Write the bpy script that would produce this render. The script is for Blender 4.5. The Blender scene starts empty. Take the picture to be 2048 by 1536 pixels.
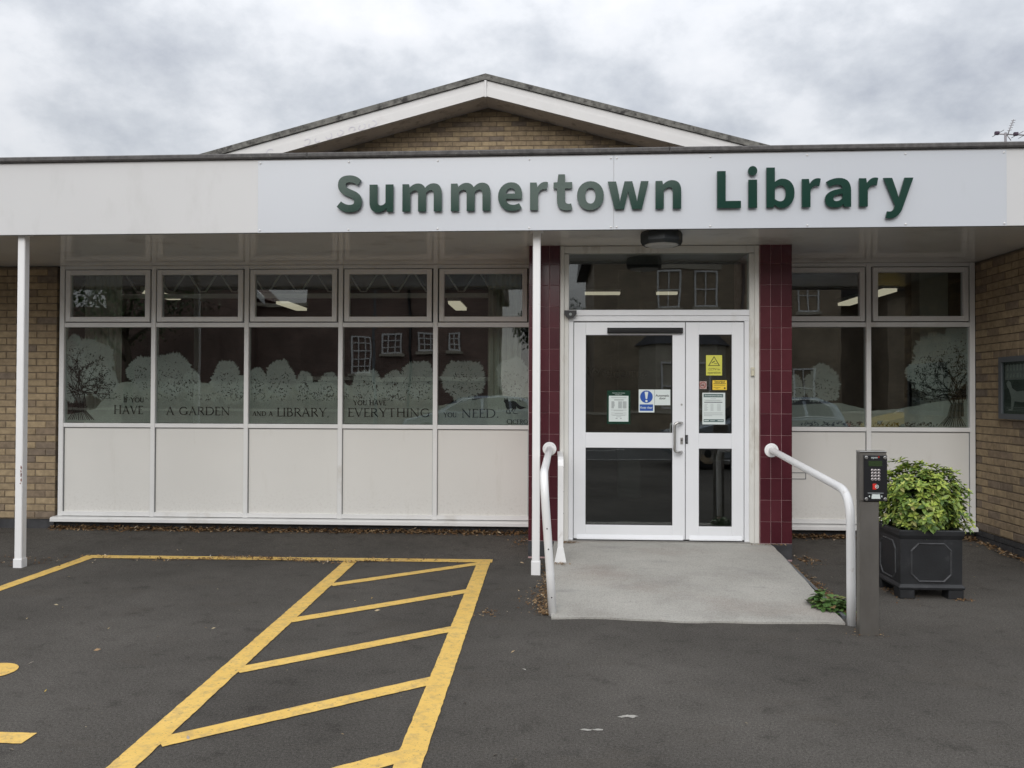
import bpy, bmesh, math, random
from mathutils import Vector, Matrix
random.seed(11)
R = math.radians
SC = bpy.context.scene
COL = SC.collection

# ---------------------------------------------------------------- camera
cam_d = bpy.data.cameras.new('camera')
cam = bpy.data.objects.new('camera', cam_d)
COL.objects.link(cam)
cam_d.sensor_width = 36.0
cam_d.lens = 36.0 * 1656 / 2048
cam_d.clip_start = 0.05
cam_d.clip_end = 3000
yaw, pitch, roll = R(2.758), R(0.767), R(0.206)
fw = Vector((-math.sin(yaw) * math.cos(pitch), math.cos(yaw) * math.cos(pitch), math.sin(pitch)))
rt = Vector((math.cos(yaw), math.sin(yaw), 0))
up = rt.cross(fw)
r2 = rt * math.cos(roll) + up * math.sin(roll)
u2 = up * math.cos(roll) - rt * math.sin(roll)
cam.matrix_world = Matrix(((r2.x, u2.x, -fw.x, 0), (r2.y, u2.y, -fw.y, -8.7), (r2.z, u2.z, -fw.z, 1.5), (0, 0, 0, 1)))
SC.camera = cam

# ---------------------------------------------------------------- sky and sun (overcast)
SUN_EL, SUN_AZ = 27, 190          # degrees; azimuth clockwise from +Y (behind the camera)
world = bpy.data.worlds.new('World')
SC.world = world
world.use_nodes = True
nt = world.node_tree
N, L = nt.nodes, nt.links
bg = N['Background']
sky = N.new('ShaderNodeTexSky')
sky.sky_type = 'NISHITA'
sky.sun_disc = False
sky.sun_elevation = R(SUN_EL)
sky.sun_rotation = R(SUN_AZ)
tc = N.new('ShaderNodeTexCoord')
sep = N.new('ShaderNodeSeparateXYZ')
L.new(tc.outputs['Generated'], sep.inputs[0])
def wmath(op, a, b=None):
    n = N.new('ShaderNodeMath')
    n.operation = op
    for i, v in enumerate((a, b)):
        if v is None:
            continue
        if isinstance(v, (int, float)):
            n.inputs[i].default_value = v
        else:
            L.new(v, n.inputs[i])
    return n.outputs[0]
cmb = N.new('ShaderNodeCombineXYZ')          # cloud lumps flattened towards the horizon
L.new(sep.outputs[0], cmb.inputs[0])
L.new(sep.outputs[1], cmb.inputs[1])
L.new(wmath('MULTIPLY', sep.outputs[2], 1.55), cmb.inputs[2])
def wnoise(scale, detail, rough, dist, off):
    mp = N.new('ShaderNodeMapping')
    mp.inputs['Location'].default_value = off
    mp.inputs['Scale'].default_value = (1.0, 1.0, 1.0)
    mp.inputs['Rotation'].default_value = (0, 0, 0.3)
    L.new(cmb.outputs[0], mp.inputs[0])
    n = N.new('ShaderNodeTexNoise')
    n.inputs['Scale'].default_value = scale
    n.inputs['Detail'].default_value = detail
    n.inputs['Roughness'].default_value = rough
    n.inputs['Distortion'].default_value = dist
    L.new(mp.outputs[0], n.inputs['Vector'])
    return n.outputs['Fac']
n1 = wnoise(2.9, 4, 0.5, 0.1, (5.3, 2.4, 1.7))
n2 = wnoise(8.0, 10, 0.58, 0.05, (9.7, 4.2, 1.3))
cl = wmath('ADD', wmath('MULTIPLY', n1, 0.50), wmath('MULTIPLY', n2, 0.50))
ramp = N.new('ShaderNodeValToRGB')
L.new(cl, ramp.inputs[0])
el = ramp.color_ramp.elements
el[0].position, el[0].color = 0.33, (0.25, 0.265, 0.30, 1)
el[1].position, el[1].color = 0.66, (0.545, 0.545, 0.555, 1)
e = ramp.color_ramp.elements.new(0.45); e.color = (0.37, 0.385, 0.41, 1)
e = ramp.color_ramp.elements.new(0.53); e.color = (0.47, 0.48, 0.50, 1)
skyg = N.new('ShaderNodeMix'); skyg.data_type = 'RGBA'; skyg.blend_type = 'MULTIPLY'
skyg.inputs[0].default_value = 1.0
L.new(sky.outputs[0], skyg.inputs[6]); skyg.inputs[7].default_value = (0.1, 0.1, 0.1, 1)
mx = N.new('ShaderNodeMix'); mx.data_type = 'RGBA'
mx.inputs[0].default_value = 0.94          # cloud cover
L.new(skyg.outputs[2], mx.inputs[6]); L.new(ramp.outputs[0], mx.inputs[7])
# standard overcast sky: luminance follows (1 + 2 sin elevation) / 3
oc = wmath('MULTIPLY', wmath('ADD', wmath('MULTIPLY', wmath('MAXIMUM', sep.outputs[2], 0.0), 2.0), 1.0), 0.62)
ocm = N.new('ShaderNodeMix'); ocm.data_type = 'RGBA'; ocm.blend_type = 'MULTIPLY'; ocm.inputs[0].default_value = 1.0
L.new(mx.outputs[2], ocm.inputs[6]); L.new(oc, ocm.inputs[7])
L.new(ocm.outputs[2], bg.inputs[0])
bg.inputs[1].default_value = 1.0
sun_d = bpy.data.lights.new('sun', 'SUN')
sun_d.energy = 0.95
sun_d.angle = R(40)
sun_d.color = (1.0, 0.975, 0.94)
sun = bpy.data.objects.new('sun', sun_d)
COL.objects.link(sun)
a = R(SUN_AZ)
sdir = Vector((math.sin(a) * math.cos(R(SUN_EL)), math.cos(a) * math.cos(R(SUN_EL)), math.sin(R(SUN_EL))))
sun.rotation_euler = sdir.to_track_quat('Z', 'Y').to_euler()
SC.view_settings.view_transform = 'Standard'
SC.view_settings.look = 'None'
SC.view_settings.exposure = 0.82
SC.view_settings.gamma = 1.0
SC.view_settings.use_curve_mapping = False
SC.render.engine = 'CYCLES'
SC.cycles.use_denoising = True
SC.cycles.max_bounces = 7
SC.cycles.transparent_max_bounces = 24
SC.cycles.glossy_bounces = 5

# ---------------------------------------------------------------- materials
MATS = {}
def principled(name):
    m = bpy.data.materials.new(name)
    m.use_nodes = True
    MATS[name] = m
    return m, m.node_tree.nodes, m.node_tree.links, m.node_tree.nodes['Principled BSDF']
def pos_noise(n, l, scale, detail=4, rough=0.55, stretch=(1, 1, 1)):
    g = n.new('ShaderNodeNewGeometry')
    mp = n.new('ShaderNodeMapping')
    mp.inputs['Scale'].default_value = stretch
    l.new(g.outputs['Position'], mp.inputs[0])
    t = n.new('ShaderNodeTexNoise')
    t.inputs['Scale'].default_value = scale
    t.inputs['Detail'].default_value = detail
    t.inputs['Roughness'].default_value = rough
    l.new(mp.outputs[0], t.inputs['Vector'])
    return t.outputs['Fac']
def cramp(n, l, fac, stops):
    r = n.new('ShaderNodeValToRGB')
    l.new(fac, r.inputs[0])
    e = r.color_ramp.elements
    while len(e) < len(stops):
        e.new(0.5)
    for i, (p, c) in enumerate(stops):
        e[i].position = p
        e[i].color = (c[0], c[1], c[2], 1) if not isinstance(c, float) else (c, c, c, 1)
    return r.outputs[0]
def mixc(n, l, fac, a_, b_, mode='MIX'):
    m = n.new('ShaderNodeMix'); m.data_type = 'RGBA'; m.blend_type = mode
    for i, v in ((0, fac), (6, a_), (7, b_)):
        if isinstance(v, (int, float)):
            m.inputs[i].default_value = v
        elif isinstance(v, tuple):
            m.inputs[i].default_value = (v[0], v[1], v[2], 1)
        else:
            l.new(v, m.inputs[i])
    return m.outputs[2]
def bump(n, l, b, h, strength, dist=0.01):
    bp = n.new('ShaderNodeBump')
    bp.inputs['Strength'].default_value = strength
    bp.inputs['Distance'].default_value = dist
    l.new(h, bp.inputs['Height'])
    l.new(bp.outputs[0], b.inputs['Normal'])
def pm(name, col, rough=0.5, metal=0.0, var=0.10, scale=3.0, bmp=0.0, bscale=60.0, spec=0.5, rvar=0.0, dirt=None, dscale=1.2, dlo=0.56, dhi=0.75, dst=(1, 1, 1)):
    m, n, l, b = principled(name)
    f = pos_noise(n, l, scale)
    lo = tuple(c * (1 - var) for c in col); hi = tuple(min(1, c * (1 + var)) for c in col)
    c = cramp(n, l, f, [(0.3, lo), (0.7, hi)])
    if dirt:
        f2 = pos_noise(n, l, dscale, 6, 0.65, dst)
        c = mixc(n, l, cramp(n, l, f2, [(dlo, 0.0), (dhi, 1.0)]), c, dirt)
    l.new(c, b.inputs['Base Color'])
    b.inputs['Roughness'].default_value = rough
    b.inputs['Metallic'].default_value = metal
    b.inputs['Specular IOR Level'].default_value = spec
    if rvar:
        f3 = pos_noise(n, l, scale * 4)
        l.new(cramp(n, l, f3, [(0.3, max(0.02, rough - rvar)), (0.7, min(1.0, rough + rvar))]), b.inputs['Roughness'])
    if bmp:
        bump(n, l, b, pos_noise(n, l, bscale, 5, 0.6), bmp)
    return m
def random_mat(name, stops, rough=0.85, island=False, bmp=0.4, bscale=90, mott=0.25, mscale=25):
    m, n, l, b = principled(name)
    if island:
        o = n.new('ShaderNodeNewGeometry').outputs['Random Per Island']
    else:
        o = n.new('ShaderNodeObjectInfo').outputs['Random']
    c = cramp(n, l, o, stops)
    f = pos_noise(n, l, mscale, 5, 0.6)
    k = cramp(n, l, f, [(0.3, 1.0 - mott), (0.72, 1.0 + mott * 0.5)])
    c = mixc(n, l, 1.0, c, k, 'MULTIPLY')
    l.new(c, b.inputs['Base Color'])
    b.inputs['Roughness'].default_value = rough
    b.inputs['Specular IOR Level'].default_value = 0.25
    if bmp:
        bump(n, l, b, pos_noise(n, l, bscale, 4, 0.6), bmp, 0.004)
    return m
def emit_mat(name, col, s):
    m = bpy.data.materials.new(name); m.use_nodes = True
    n, l = m.node_tree.nodes, m.node_tree.links
    n.clear()
    em = n.new('ShaderNodeEmission'); em.inputs[0].default_value = (*col, 1); em.inputs[1].default_value = s
    o = n.new('ShaderNodeOutputMaterial'); l.new(em.outputs[0], o.inputs[0])
    MATS[name] = m
    return m
def glass_mat(name, tint=(0.86, 0.90, 0.885), f0=0.125, wavy=0.006):
    m = bpy.data.materials.new(name); m.use_nodes = True
    n, l = m.node_tree.nodes, m.node_tree.links
    n.clear()
    tr = n.new('ShaderNodeBsdfTransparent'); tr.inputs[0].default_value = (*tint, 1)
    gl = n.new('ShaderNodeBsdfGlossy'); gl.inputs['Roughness'].default_value = 0.0
    lw = n.new('ShaderNodeLayerWeight'); lw.inputs[0].default_value = 0.5
    p = n.new('ShaderNodeMath'); p.operation = 'POWER'; p.inputs[1].default_value = 5
    l.new(lw.outputs['Facing'], p.inputs[0])
    q = n.new('ShaderNodeMath'); q.operation = 'MULTIPLY_ADD'
    l.new(p.outputs[0], q.inputs[0]); q.inputs[1].default_value = 0.85; q.inputs[2].default_value = f0
    if wavy:
        bp = n.new('ShaderNodeBump'); bp.inputs['Strength'].default_value = wavy; bp.inputs['Distance'].default_value = 0.1
        l.new(pos_noise(n, l, 2.2, 1), bp.inputs['Height']); l.new(bp.outputs[0], gl.inputs['Normal'])
    mxs = n.new('ShaderNodeMixShader')
    l.new(q.outputs[0], mxs.inputs[0]); l.new(tr.outputs[0], mxs.inputs[1]); l.new(gl.outputs[0], mxs.inputs[2])
    o = n.new('ShaderNodeOutputMaterial'); l.new(mxs.outputs[0], o.inputs[0])
    MATS[name] = m
    return m
def film_mat(name, col, opacity):
    m = bpy.data.materials.new(name); m.use_nodes = True
    n, l = m.node_tree.nodes, m.node_tree.links
    n.clear()
    tr = n.new('ShaderNodeBsdfTransparent')
    df = n.new('ShaderNodeBsdfDiffuse')
    c = cramp(n, l, pos_noise(n, l, 7, 5), [(0.3, tuple(v * 0.85 for v in col)), (0.7, col)])
    l.new(c, df.inputs[0])
    mxs = n.new('ShaderNodeMixShader'); mxs.inputs[0].default_value = opacity
    l.new(tr.outputs[0], mxs.inputs[1]); l.new(df.outputs[0], mxs.inputs[2])
    o = n.new('ShaderNodeOutputMaterial'); l.new(mxs.outputs[0], o.inputs[0])
    MATS[name] = m
    return m

def asphalt_mat():
    m, n, l, b = principled('asphalt')
    fine = pos_noise(n, l, 240, 3, 0.7)
    c = cramp(n, l, fine, [(0.30, (0.042, 0.039, 0.035)), (0.52, (0.097, 0.090, 0.081)), (0.66, (0.160, 0.148, 0.133)), (0.76, (0.30, 0.28, 0.25))])
    grain = pos_noise(n, l, 75, 5, 0.75)
    c = mixc(n, l, 1.0, c, cramp(n, l, grain, [(0.36, 0.68), (0.5, 1.0), (0.66, 1.34)]), 'MULTIPLY')
    big = pos_noise(n, l, 0.45, 6, 0.6)
    c = mixc(n, l, 1.0, c, cramp(n, l, big, [(0.3, 0.72), (0.5, 0.98), (0.7, 1.28)]), 'MULTIPLY')
    mid = pos_noise(n, l, 5.5, 6, 0.7)
    c = mixc(n, l, 1.0, c, cramp(n, l, mid, [(0.30, 0.70), (0.44, 1.0), (0.75, 1.12)]), 'MULTIPLY')
    oil = pos_noise(n, l, 2.6, 3, 0.5)
    c = mixc(n, l, cramp(n, l, oil, [(0.69, 0.0), (0.77, 0.35)]), c, (0.03, 0.029, 0.028))
    brown = pos_noise(n, l, 1.7, 7, 0.7, (0.7, 1.5, 1))
    c = mixc(n, l, cramp(n, l, brown, [(0.56, 0.0), (0.78, 0.45)]), c, (0.092, 0.078, 0.062))
    g = n.new('ShaderNodeNewGeometry')
    vo = n.new('ShaderNodeTexVoronoi'); vo.voronoi_dimensions = '2D'; vo.inputs['Scale'].default_value = 34
    l.new(g.outputs['Position'], vo.inputs['Vector'])
    st = cramp(n, l, vo.outputs['Distance'], [(0.035, 1.0), (0.075, 0.0)])       # odd pale stones in the surface
    c = mixc(n, l, mixc(n, l, 1.0, st, cramp(n, l, vo.outputs['Color'], [(0.72, 0.0), (0.80, 0.7)]), 'MULTIPLY'), c, (0.27, 0.26, 0.24))
    l.new(c, b.inputs['Base Color'])
    b.inputs['Roughness'].default_value = 0.9
    b.inputs['Specular IOR Level'].default_value = 0.08
    bump(n, l, b, pos_noise(n, l, 160, 4, 0.7), 0.7, 0.008)
asphalt_mat()
def paint_mat():
    m, n, l, b = principled('yellow_paint')
    c = cramp(n, l, pos_noise(n, l, 3.0, 6, 0.65), [(0.3, (0.74, 0.475, 0.11)), (0.7, (0.82, 0.545, 0.145))])
    c = mixc(n, l, cramp(n, l, pos_noise(n, l, 14, 7, 0.72), [(0.48, 0.0), (0.70, 0.75)]), c, (0.40, 0.285, 0.13))
    c = mixc(n, l, cramp(n, l, pos_noise(n, l, 62, 6, 0.78), [(0.585, 0.0), (0.665, 0.9)]), c, (0.095, 0.085, 0.065))
    l.new(c, b.inputs['Base Color'])
    b.inputs['Roughness'].default_value = 0.7
    bump(n, l, b, pos_noise(n, l, 160, 4, 0.7), 0.4, 0.004)
paint_mat()
def concrete_mat():
    m, n, l, b = principled('concrete')
    c = cramp(n, l, pos_noise(n, l, 1.6, 7, 0.65), [(0.28, (0.315, 0.30, 0.272)), (0.5, (0.415, 0.40, 0.365)), (0.72, (0.475, 0.46, 0.42))])
    c = mixc(n, l, cramp(n, l, pos_noise(n, l, 0.9, 5, 0.6, (0.6, 1, 1)), [(0.52, 0.0), (0.72, 0.5)]), c, (0.33, 0.265, 0.225))
    c = mixc(n, l, 1.0, c, cramp(n, l, pos_noise(n, l, 95, 6, 0.8), [(0.34, 0.62), (0.52, 1.0), (0.68, 1.12)]), 'MULTIPLY')
    c = mixc(n, l, cramp(n, l, pos_noise(n, l, 3.3, 8, 0.75, (0.5, 1.6, 1)), [(0.54, 0.0), (0.72, 0.5)]), c, (0.20, 0.20, 0.195))
    l.new(c, b.inputs['Base Color'])
    b.inputs['Roughness'].default_value = 0.88
    b.inputs['Specular IOR Level'].default_value = 0.3
    bump(n, l, b, pos_noise(n, l, 90, 5, 0.7), 0.35, 0.004)
concrete_mat()

pm('white_frame', (0.78, 0.78, 0.77), 0.38, var=0.03, dirt=(0.56, 0.53, 0.47), dscale=2.5, dlo=0.58, dhi=0.85)
pm('old_white_frame', (0.70, 0.69, 0.65), 0.42, var=0.05, dirt=(0.40, 0.36, 0.29), dscale=4, dlo=0.56, dhi=0.80, dst=(1.5, 1.5, 0.4))
pm('door_white', (0.80, 0.81, 0.83), 0.33, var=0.02, dirt=(0.62, 0.60, 0.56), dscale=3, dlo=0.64, dhi=0.9)
def infill_mat():
    m, n, l, b = principled('infill')
    c = cramp(n, l, pos_noise(n, l, 1.2), [(0.3, (0.71, 0.70, 0.665)), (0.7, (0.74, 0.73, 0.695))])
    c = mixc(n, l, cramp(n, l, pos_noise(n, l, 3, 6, 0.65, (1.6, 1, 0.35)), [(0.60, 0.0), (0.85, 0.55)]), c, (0.56, 0.535, 0.48))
    g = n.new('ShaderNodeNewGeometry'); sp = n.new('ShaderNodeSeparateXYZ'); l.new(g.outputs['Position'], sp.inputs[0])
    mr = n.new('ShaderNodeMapRange'); l.new(sp.outputs[2], mr.inputs[0])
    mr.inputs[1].default_value = 0.22; mr.inputs[2].default_value = 0.55; mr.inputs[3].default_value = 1.0; mr.inputs[4].default_value = 0.0
    sp_n = cramp(n, l, pos_noise(n, l, 38, 6, 0.75), [(0.50, 0.0), (0.76, 0.42)])
    k = mixc(n, l, 1.0, sp_n, mr.outputs[0], 'MULTIPLY')
    c = mixc(n, l, k, c, (0.36, 0.33, 0.28))
    l.new(c, b.inputs['Base Color'])
    b.inputs['Roughness'].default_value = 0.45
    bump(n, l, b, pos_noise(n, l, 1.4, 2), 0.12, 0.02)
infill_mat()
pm('post_white', (0.87, 0.87, 0.865), 0.36, var=0.03, dirt=(0.55, 0.52, 0.48), dscale=9, dlo=0.62, dhi=0.8)
pm('rust', (0.22, 0.07, 0.045), 0.9, var=0.4, scale=60)
pm('soffit', (0.74, 0.72, 0.68), 0.10, var=0.03, spec=0.8, dirt=(0.46, 0.43, 0.38), dscale=2.0, dlo=0.55, dhi=0.8)
pm('fascia', (0.64, 0.64, 0.64), 0.42, var=0.02, scale=0.8, dirt=(0.54, 0.54, 0.53), dscale=2.2, dlo=0.55, dhi=0.82, dst=(1, 1, 0.4))
pm('sign_white', (0.58, 0.605, 0.645), 0.28, var=0.012, scale=0.6, dirt=(0.535, 0.56, 0.59), dscale=3, dlo=0.62, dhi=0.85, dst=(1.4, 1, 0.4))
pm('letter_green', (0.012, 0.046, 0.033), 0.12, var=0.05, spec=0.26)
pm('coping', (0.105, 0.10, 0.098), 0.9, var=0.3, scale=20, bmp=0.4, bscale=90, dirt=(0.26, 0.26, 0.23), dscale=34, dlo=0.62, dhi=0.74)
pm('roof_felt', (0.17, 0.165, 0.15), 0.95, var=0.35, scale=14, bmp=0.6, bscale=70, dirt=(0.045, 0.042, 0.04), dscale=9, dlo=0.50, dhi=0.66)
pm('barge_white', (0.66, 0.65, 0.64), 0.45, var=0.04, dirt=(0.55, 0.52, 0.51), dscale=3, dlo=0.55, dhi=0.85)
pm('graffiti', (0.59, 0.57, 0.62), 0.5, var=0.08)
pm('gable_soffit', (0.62, 0.57, 0.53), 0.6, var=0.1, dirt=(0.22, 0.19, 0.17), dscale=6, dlo=0.52, dhi=0.75)
pm('mortar', (0.19, 0.15, 0.105), 0.95, var=0.25, scale=14, bmp=0.4, bscale=120)
pm('plinth', (0.045, 0.045, 0.048), 0.8, var=0.35, scale=9, bmp=0.3, bscale=60)
BR = [(0.0, (0.41, 0.315, 0.195)), (0.35, (0.365, 0.28, 0.175)), (0.68, (0.325, 0.248, 0.16)), (0.88, (0.265, 0.203, 0.142)), (1.0, (0.205, 0.165, 0.13))]
random_mat('buff_brick', BR, mott=0.3, mscale=16)
random_mat('buff_brick_mass', BR, island=True, mott=0.3, mscale=16)
random_mat('maroon_tile', [(0.0, (0.066, 0.012, 0.019)), (0.5, (0.078, 0.015, 0.022)), (1.0, (0.092, 0.020, 0.028))], rough=0.20, bmp=0.03, bscale=12, mott=0.12, mscale=9)
MATS['maroon_tile'].node_tree.nodes['Principled BSDF'].inputs['Specular IOR Level'].default_value = 0.45
pm('grout', (0.50, 0.33, 0.33), 0.9, var=0.2, scale=20)
pm('black_plastic', (0.014, 0.014, 0.016), 0.35, var=0.1)
pm('dark_gap', (0.02, 0.02, 0.02), 0.9, var=0.1)
pm('steel', (0.55, 0.54, 0.52), 0.33, metal=1.0, var=0.05)
pm('brushed_steel', (0.27, 0.255, 0.235), 0.42, metal=0.85, var=0.06, dirt=(0.18, 0.165, 0.15), dscale=3, dlo=0.5, dhi=0.8, dst=(1, 1, 0.3))
pm('galvanised', (0.17, 0.18, 0.19), 0.5, metal=0.3, var=0.05)
pm('board_frame', (0.10, 0.108, 0.118), 0.45, var=0.06)
pm('lead_planter', (0.0165, 0.0175, 0.0195), 0.5, var=0.3, scale=7, dirt=(0.065, 0.065, 0.067), dscale=7, dlo=0.60, dhi=0.82, bmp=0.15)
pm('lead_worn', (0.060, 0.061, 0.064), 0.5, var=0.3, scale=25, dirt=(0.03, 0.03, 0.032), dscale=12, dlo=0.5, dhi=0.7)
pm('soil', (0.035, 0.025, 0.017), 0.95, var=0.4, scale=60, bmp=0.8)
pm('paper', (0.66, 0.72, 0.70), 0.6, var=0.02)
pm('ink', (0.10, 0.11, 0.12), 0.7, var=0.1)
pm('ink_grey', (0.34, 0.37, 0.37), 0.7, var=0.1)
pm('ink_black', (0.012, 0.012, 0.012), 0.6, var=0.1)
pm('sign_blue', (0.012, 0.075, 0.36), 0.5, var=0.03)
pm('sign_yellow', (0.62, 0.60, 0.085), 0.5, var=0.03)
pm('sticker_yellow', (0.80, 0.56, 0.045), 0.5, var=0.03)
pm('slate_green', (0.10, 0.155, 0.15), 0.6, var=0.05)
pm('sticker_red', (0.30, 0.07, 0.06), 0.6, var=0.05)
pm('sticker_pink', (0.42, 0.30, 0.27), 0.6, var=0.05)
pm('red_plastic', (0.65, 0.03, 0.02), 0.4, var=0.05)
pm('lcd', (0.035, 0.055, 0.022), 0.15, var=0.05)
pm('key_metal', (0.55, 0.50, 0.50), 0.4, metal=0.6, var=0.05)
pm('key_face', (0.10, 0.10, 0.10), 0.5, var=0.05)
pm('bell_cream', (0.62, 0.58, 0.45), 0.45, var=0.05)
pm('lamp_body', (0.018, 0.022, 0.024), 0.5, var=0.1)
m_ = pm('lamp_diffuser', (0.50, 0.50, 0.48), 0.35, var=0.05)
glass_mat('glass')
glass_mat('board_glass', (0.85, 0.9, 0.88), 0.05, 0.0)
film_mat('frost', (0.66, 0.68, 0.62), 0.50)
film_mat('frost_tree', (0.68, 0.71, 0.68), 0.50)
film_mat('line_art', (0.010, 0.011, 0.010), 0.66)
film_mat('letter_film', (0.012, 0.012, 0.010), 0.88)
film_mat('poster_sleeve', (0.03, 0.09, 0.06), 0.45)
film_mat('welcome_film', (0.004, 0.004, 0.004), 0.75)
emit_mat('tube_light', (1.0, 0.87, 0.66), 0.32)
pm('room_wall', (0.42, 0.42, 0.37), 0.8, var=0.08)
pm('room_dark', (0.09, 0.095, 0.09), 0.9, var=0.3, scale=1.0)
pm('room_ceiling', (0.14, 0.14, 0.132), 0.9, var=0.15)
pm('carpet', (0.055, 0.055, 0.06), 0.95, var=0.2)
pm('truss_paint', (0.78, 0.77, 0.73), 0.5, var=0.05)
pm('curtain', (0.46, 0.47, 0.40), 0.9, var=0.08, scale=8)
pm('shelf_wood', (0.30, 0.20, 0.11), 0.6, var=0.15)
random_mat('book', [(0, (0.35, 0.06, 0.05)), (0.3, (0.08, 0.14, 0.3)), (0.55, (0.45, 0.4, 0.28)), (0.8, (0.06, 0.2, 0.1)), (1, (0.3, 0.3, 0.3))], island=True, bmp=0)
random_mat('litter', [(0, (0.10, 0.055, 0.027)), (0.4, (0.19, 0.108, 0.05)), (0.7, (0.30, 0.19, 0.095)), (0.93, (0.42, 0.30, 0.17)), (1, (0.55, 0.47, 0.36))], island=True, bmp=0, rough=0.8)
random_mat('scattered', [(0, (0.46, 0.30, 0.10)), (0.3, (0.5, 0.42, 0.28)), (0.6, (0.30, 0.18, 0.08)), (0.8, (0.55, 0.53, 0.48)), (1, (0.6, 0.42, 0.08))], island=True, bmp=0, rough=0.8)
def leaf_mat(name, stops):
    random_mat(name, stops, rough=0.45, island=True, bmp=0, mott=0.25, mscale=40)
    m = MATS[name]
    b = m.node_tree.nodes['Principled BSDF']
    b.inputs['Specular IOR Level'].default_value = 0.4
    # thin leaf lets a little light through
    b.inputs['Subsurface Weight'].default_value = 0.0
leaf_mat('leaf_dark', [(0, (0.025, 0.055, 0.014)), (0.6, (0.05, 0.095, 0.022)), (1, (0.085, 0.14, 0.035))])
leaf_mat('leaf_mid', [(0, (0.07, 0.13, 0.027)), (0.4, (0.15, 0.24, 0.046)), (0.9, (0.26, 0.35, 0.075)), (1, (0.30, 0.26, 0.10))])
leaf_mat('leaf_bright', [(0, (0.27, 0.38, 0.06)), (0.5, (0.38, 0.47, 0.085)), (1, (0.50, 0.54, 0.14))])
leaf_mat('weed_leaf', [(0, (0.06, 0.13, 0.035)), (0.6, (0.10, 0.19, 0.05)), (0.9, (0.15, 0.24, 0.07)), (1, (0.28, 0.15, 0.08))])
leaf_mat('tree_leaf', [(0, (0.03, 0.06, 0.015)), (0.6, (0.055, 0.10, 0.025)), (1, (0.09, 0.14, 0.04))])
pm('bark', (0.11, 0.085, 0.06), 0.9, var=0.3, scale=12, bmp=0.5)
pm('twig', (0.13, 0.10, 0.07), 0.9, var=0.2, scale=12)
def far_brick(name, a_, b_, mo):
    m, n, l, b = principled(name)
    g = n.new('ShaderNodeNewGeometry'); sp = n.new('ShaderNodeSeparateXYZ'); l.new(g.outputs['Position'], sp.inputs[0])
    cb = n.new('ShaderNodeCombineXYZ'); ad = n.new('ShaderNodeMath'); ad.operation = 'ADD'
    l.new(sp.outputs[0], ad.inputs[0]); l.new(sp.outputs[1], ad.inputs[1]); l.new(ad.outputs[0], cb.inputs[0]); l.new(sp.outputs[2], cb.inputs[1])
    t = n.new('ShaderNodeTexBrick'); t.inputs['Scale'].default_value = 1.0
    t.inputs['Brick Width'].default_value = 0.225; t.inputs['Row Height'].default_value = 0.075; t.inputs['Mortar Size'].default_value = 0.008
    t.inputs['Color1'].default_value = (*a_, 1); t.inputs['Color2'].default_value = (*b_, 1); t.inputs['Mortar'].default_value = (*mo, 1)
    l.new(cb.outputs[0], t.inputs['Vector'])
    c = mixc(n, l, 1.0, t.outputs['Color'], cramp(n, l, pos_noise(n, l, 0.8, 6, 0.65), [(0.3, 0.62), (0.7, 1.2)]), 'MULTIPLY')
    l.new(c, b.inputs['Base Color']); b.inputs['Roughness'].default_value = 0.9
far_brick('red_brick', (0.20, 0.125, 0.105), (0.26, 0.16, 0.13), (0.26, 0.23, 0.20))
far_brick('tan_brick', (0.30, 0.24, 0.17), (0.38, 0.30, 0.21), (0.36, 0.31, 0.25))
pm('roof_tile', (0.12, 0.075, 0.055), 0.9, var=0.2)
pm('slate', (0.09, 0.09, 0.10), 0.8, var=0.2)
pm('stone_trim', (0.48, 0.44, 0.36), 0.85, var=0.1)
pm('window_white', (0.78, 0.78, 0.77), 0.5, var=0.02)
pm('dark_glass', (0.02, 0.024, 0.028), 0.08, var=0.1, spec=0.8)
pm('car_silver', (0.36, 0.41, 0.46), 0.25, metal=0.5, var=0.02)
pm('car_yellow', (0.62, 0.40, 0.03), 0.28, var=0.02)
pm('tyre', (0.02, 0.02, 0.02), 0.85, var=0.1)
pm('chrome', (0.75, 0.76, 0.78), 0.15, metal=1.0, var=0.02)
pm('tail_red', (0.42, 0.02, 0.02), 0.2, var=0.05)
pm('road', (0.055, 0.055, 0.056), 0.9, var=0.15, scale=1.0)
pm('pavement', (0.25, 0.245, 0.235), 0.9, var=0.12)
pm('kerb', (0.33, 0.32, 0.31), 0.9, var=0.1)
pm('road_white', (0.66, 0.66, 0.64), 0.8, var=0.05)
pm('aerial', (0.33, 0.31, 0.32), 0.5, metal=0.6, var=0.1)
pm('aerial_plastic', (0.06, 0.035, 0.06), 0.6, var=0.1)
pm('poster_photo', (0.10, 0.10, 0.10), 0.6, var=0.9, scale=6)
pm('poster_green', (0.030, 0.040, 0.034), 0.6, var=0.2)
pm('poster_grey', (0.20, 0.20, 0.20), 0.6, var=0.1)
pm('horse_white', (0.30, 0.30, 0.29), 0.7, var=0.1)
pm('graffiti_dark', (0.40, 0.37, 0.50), 0.5, var=0.1)

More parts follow.
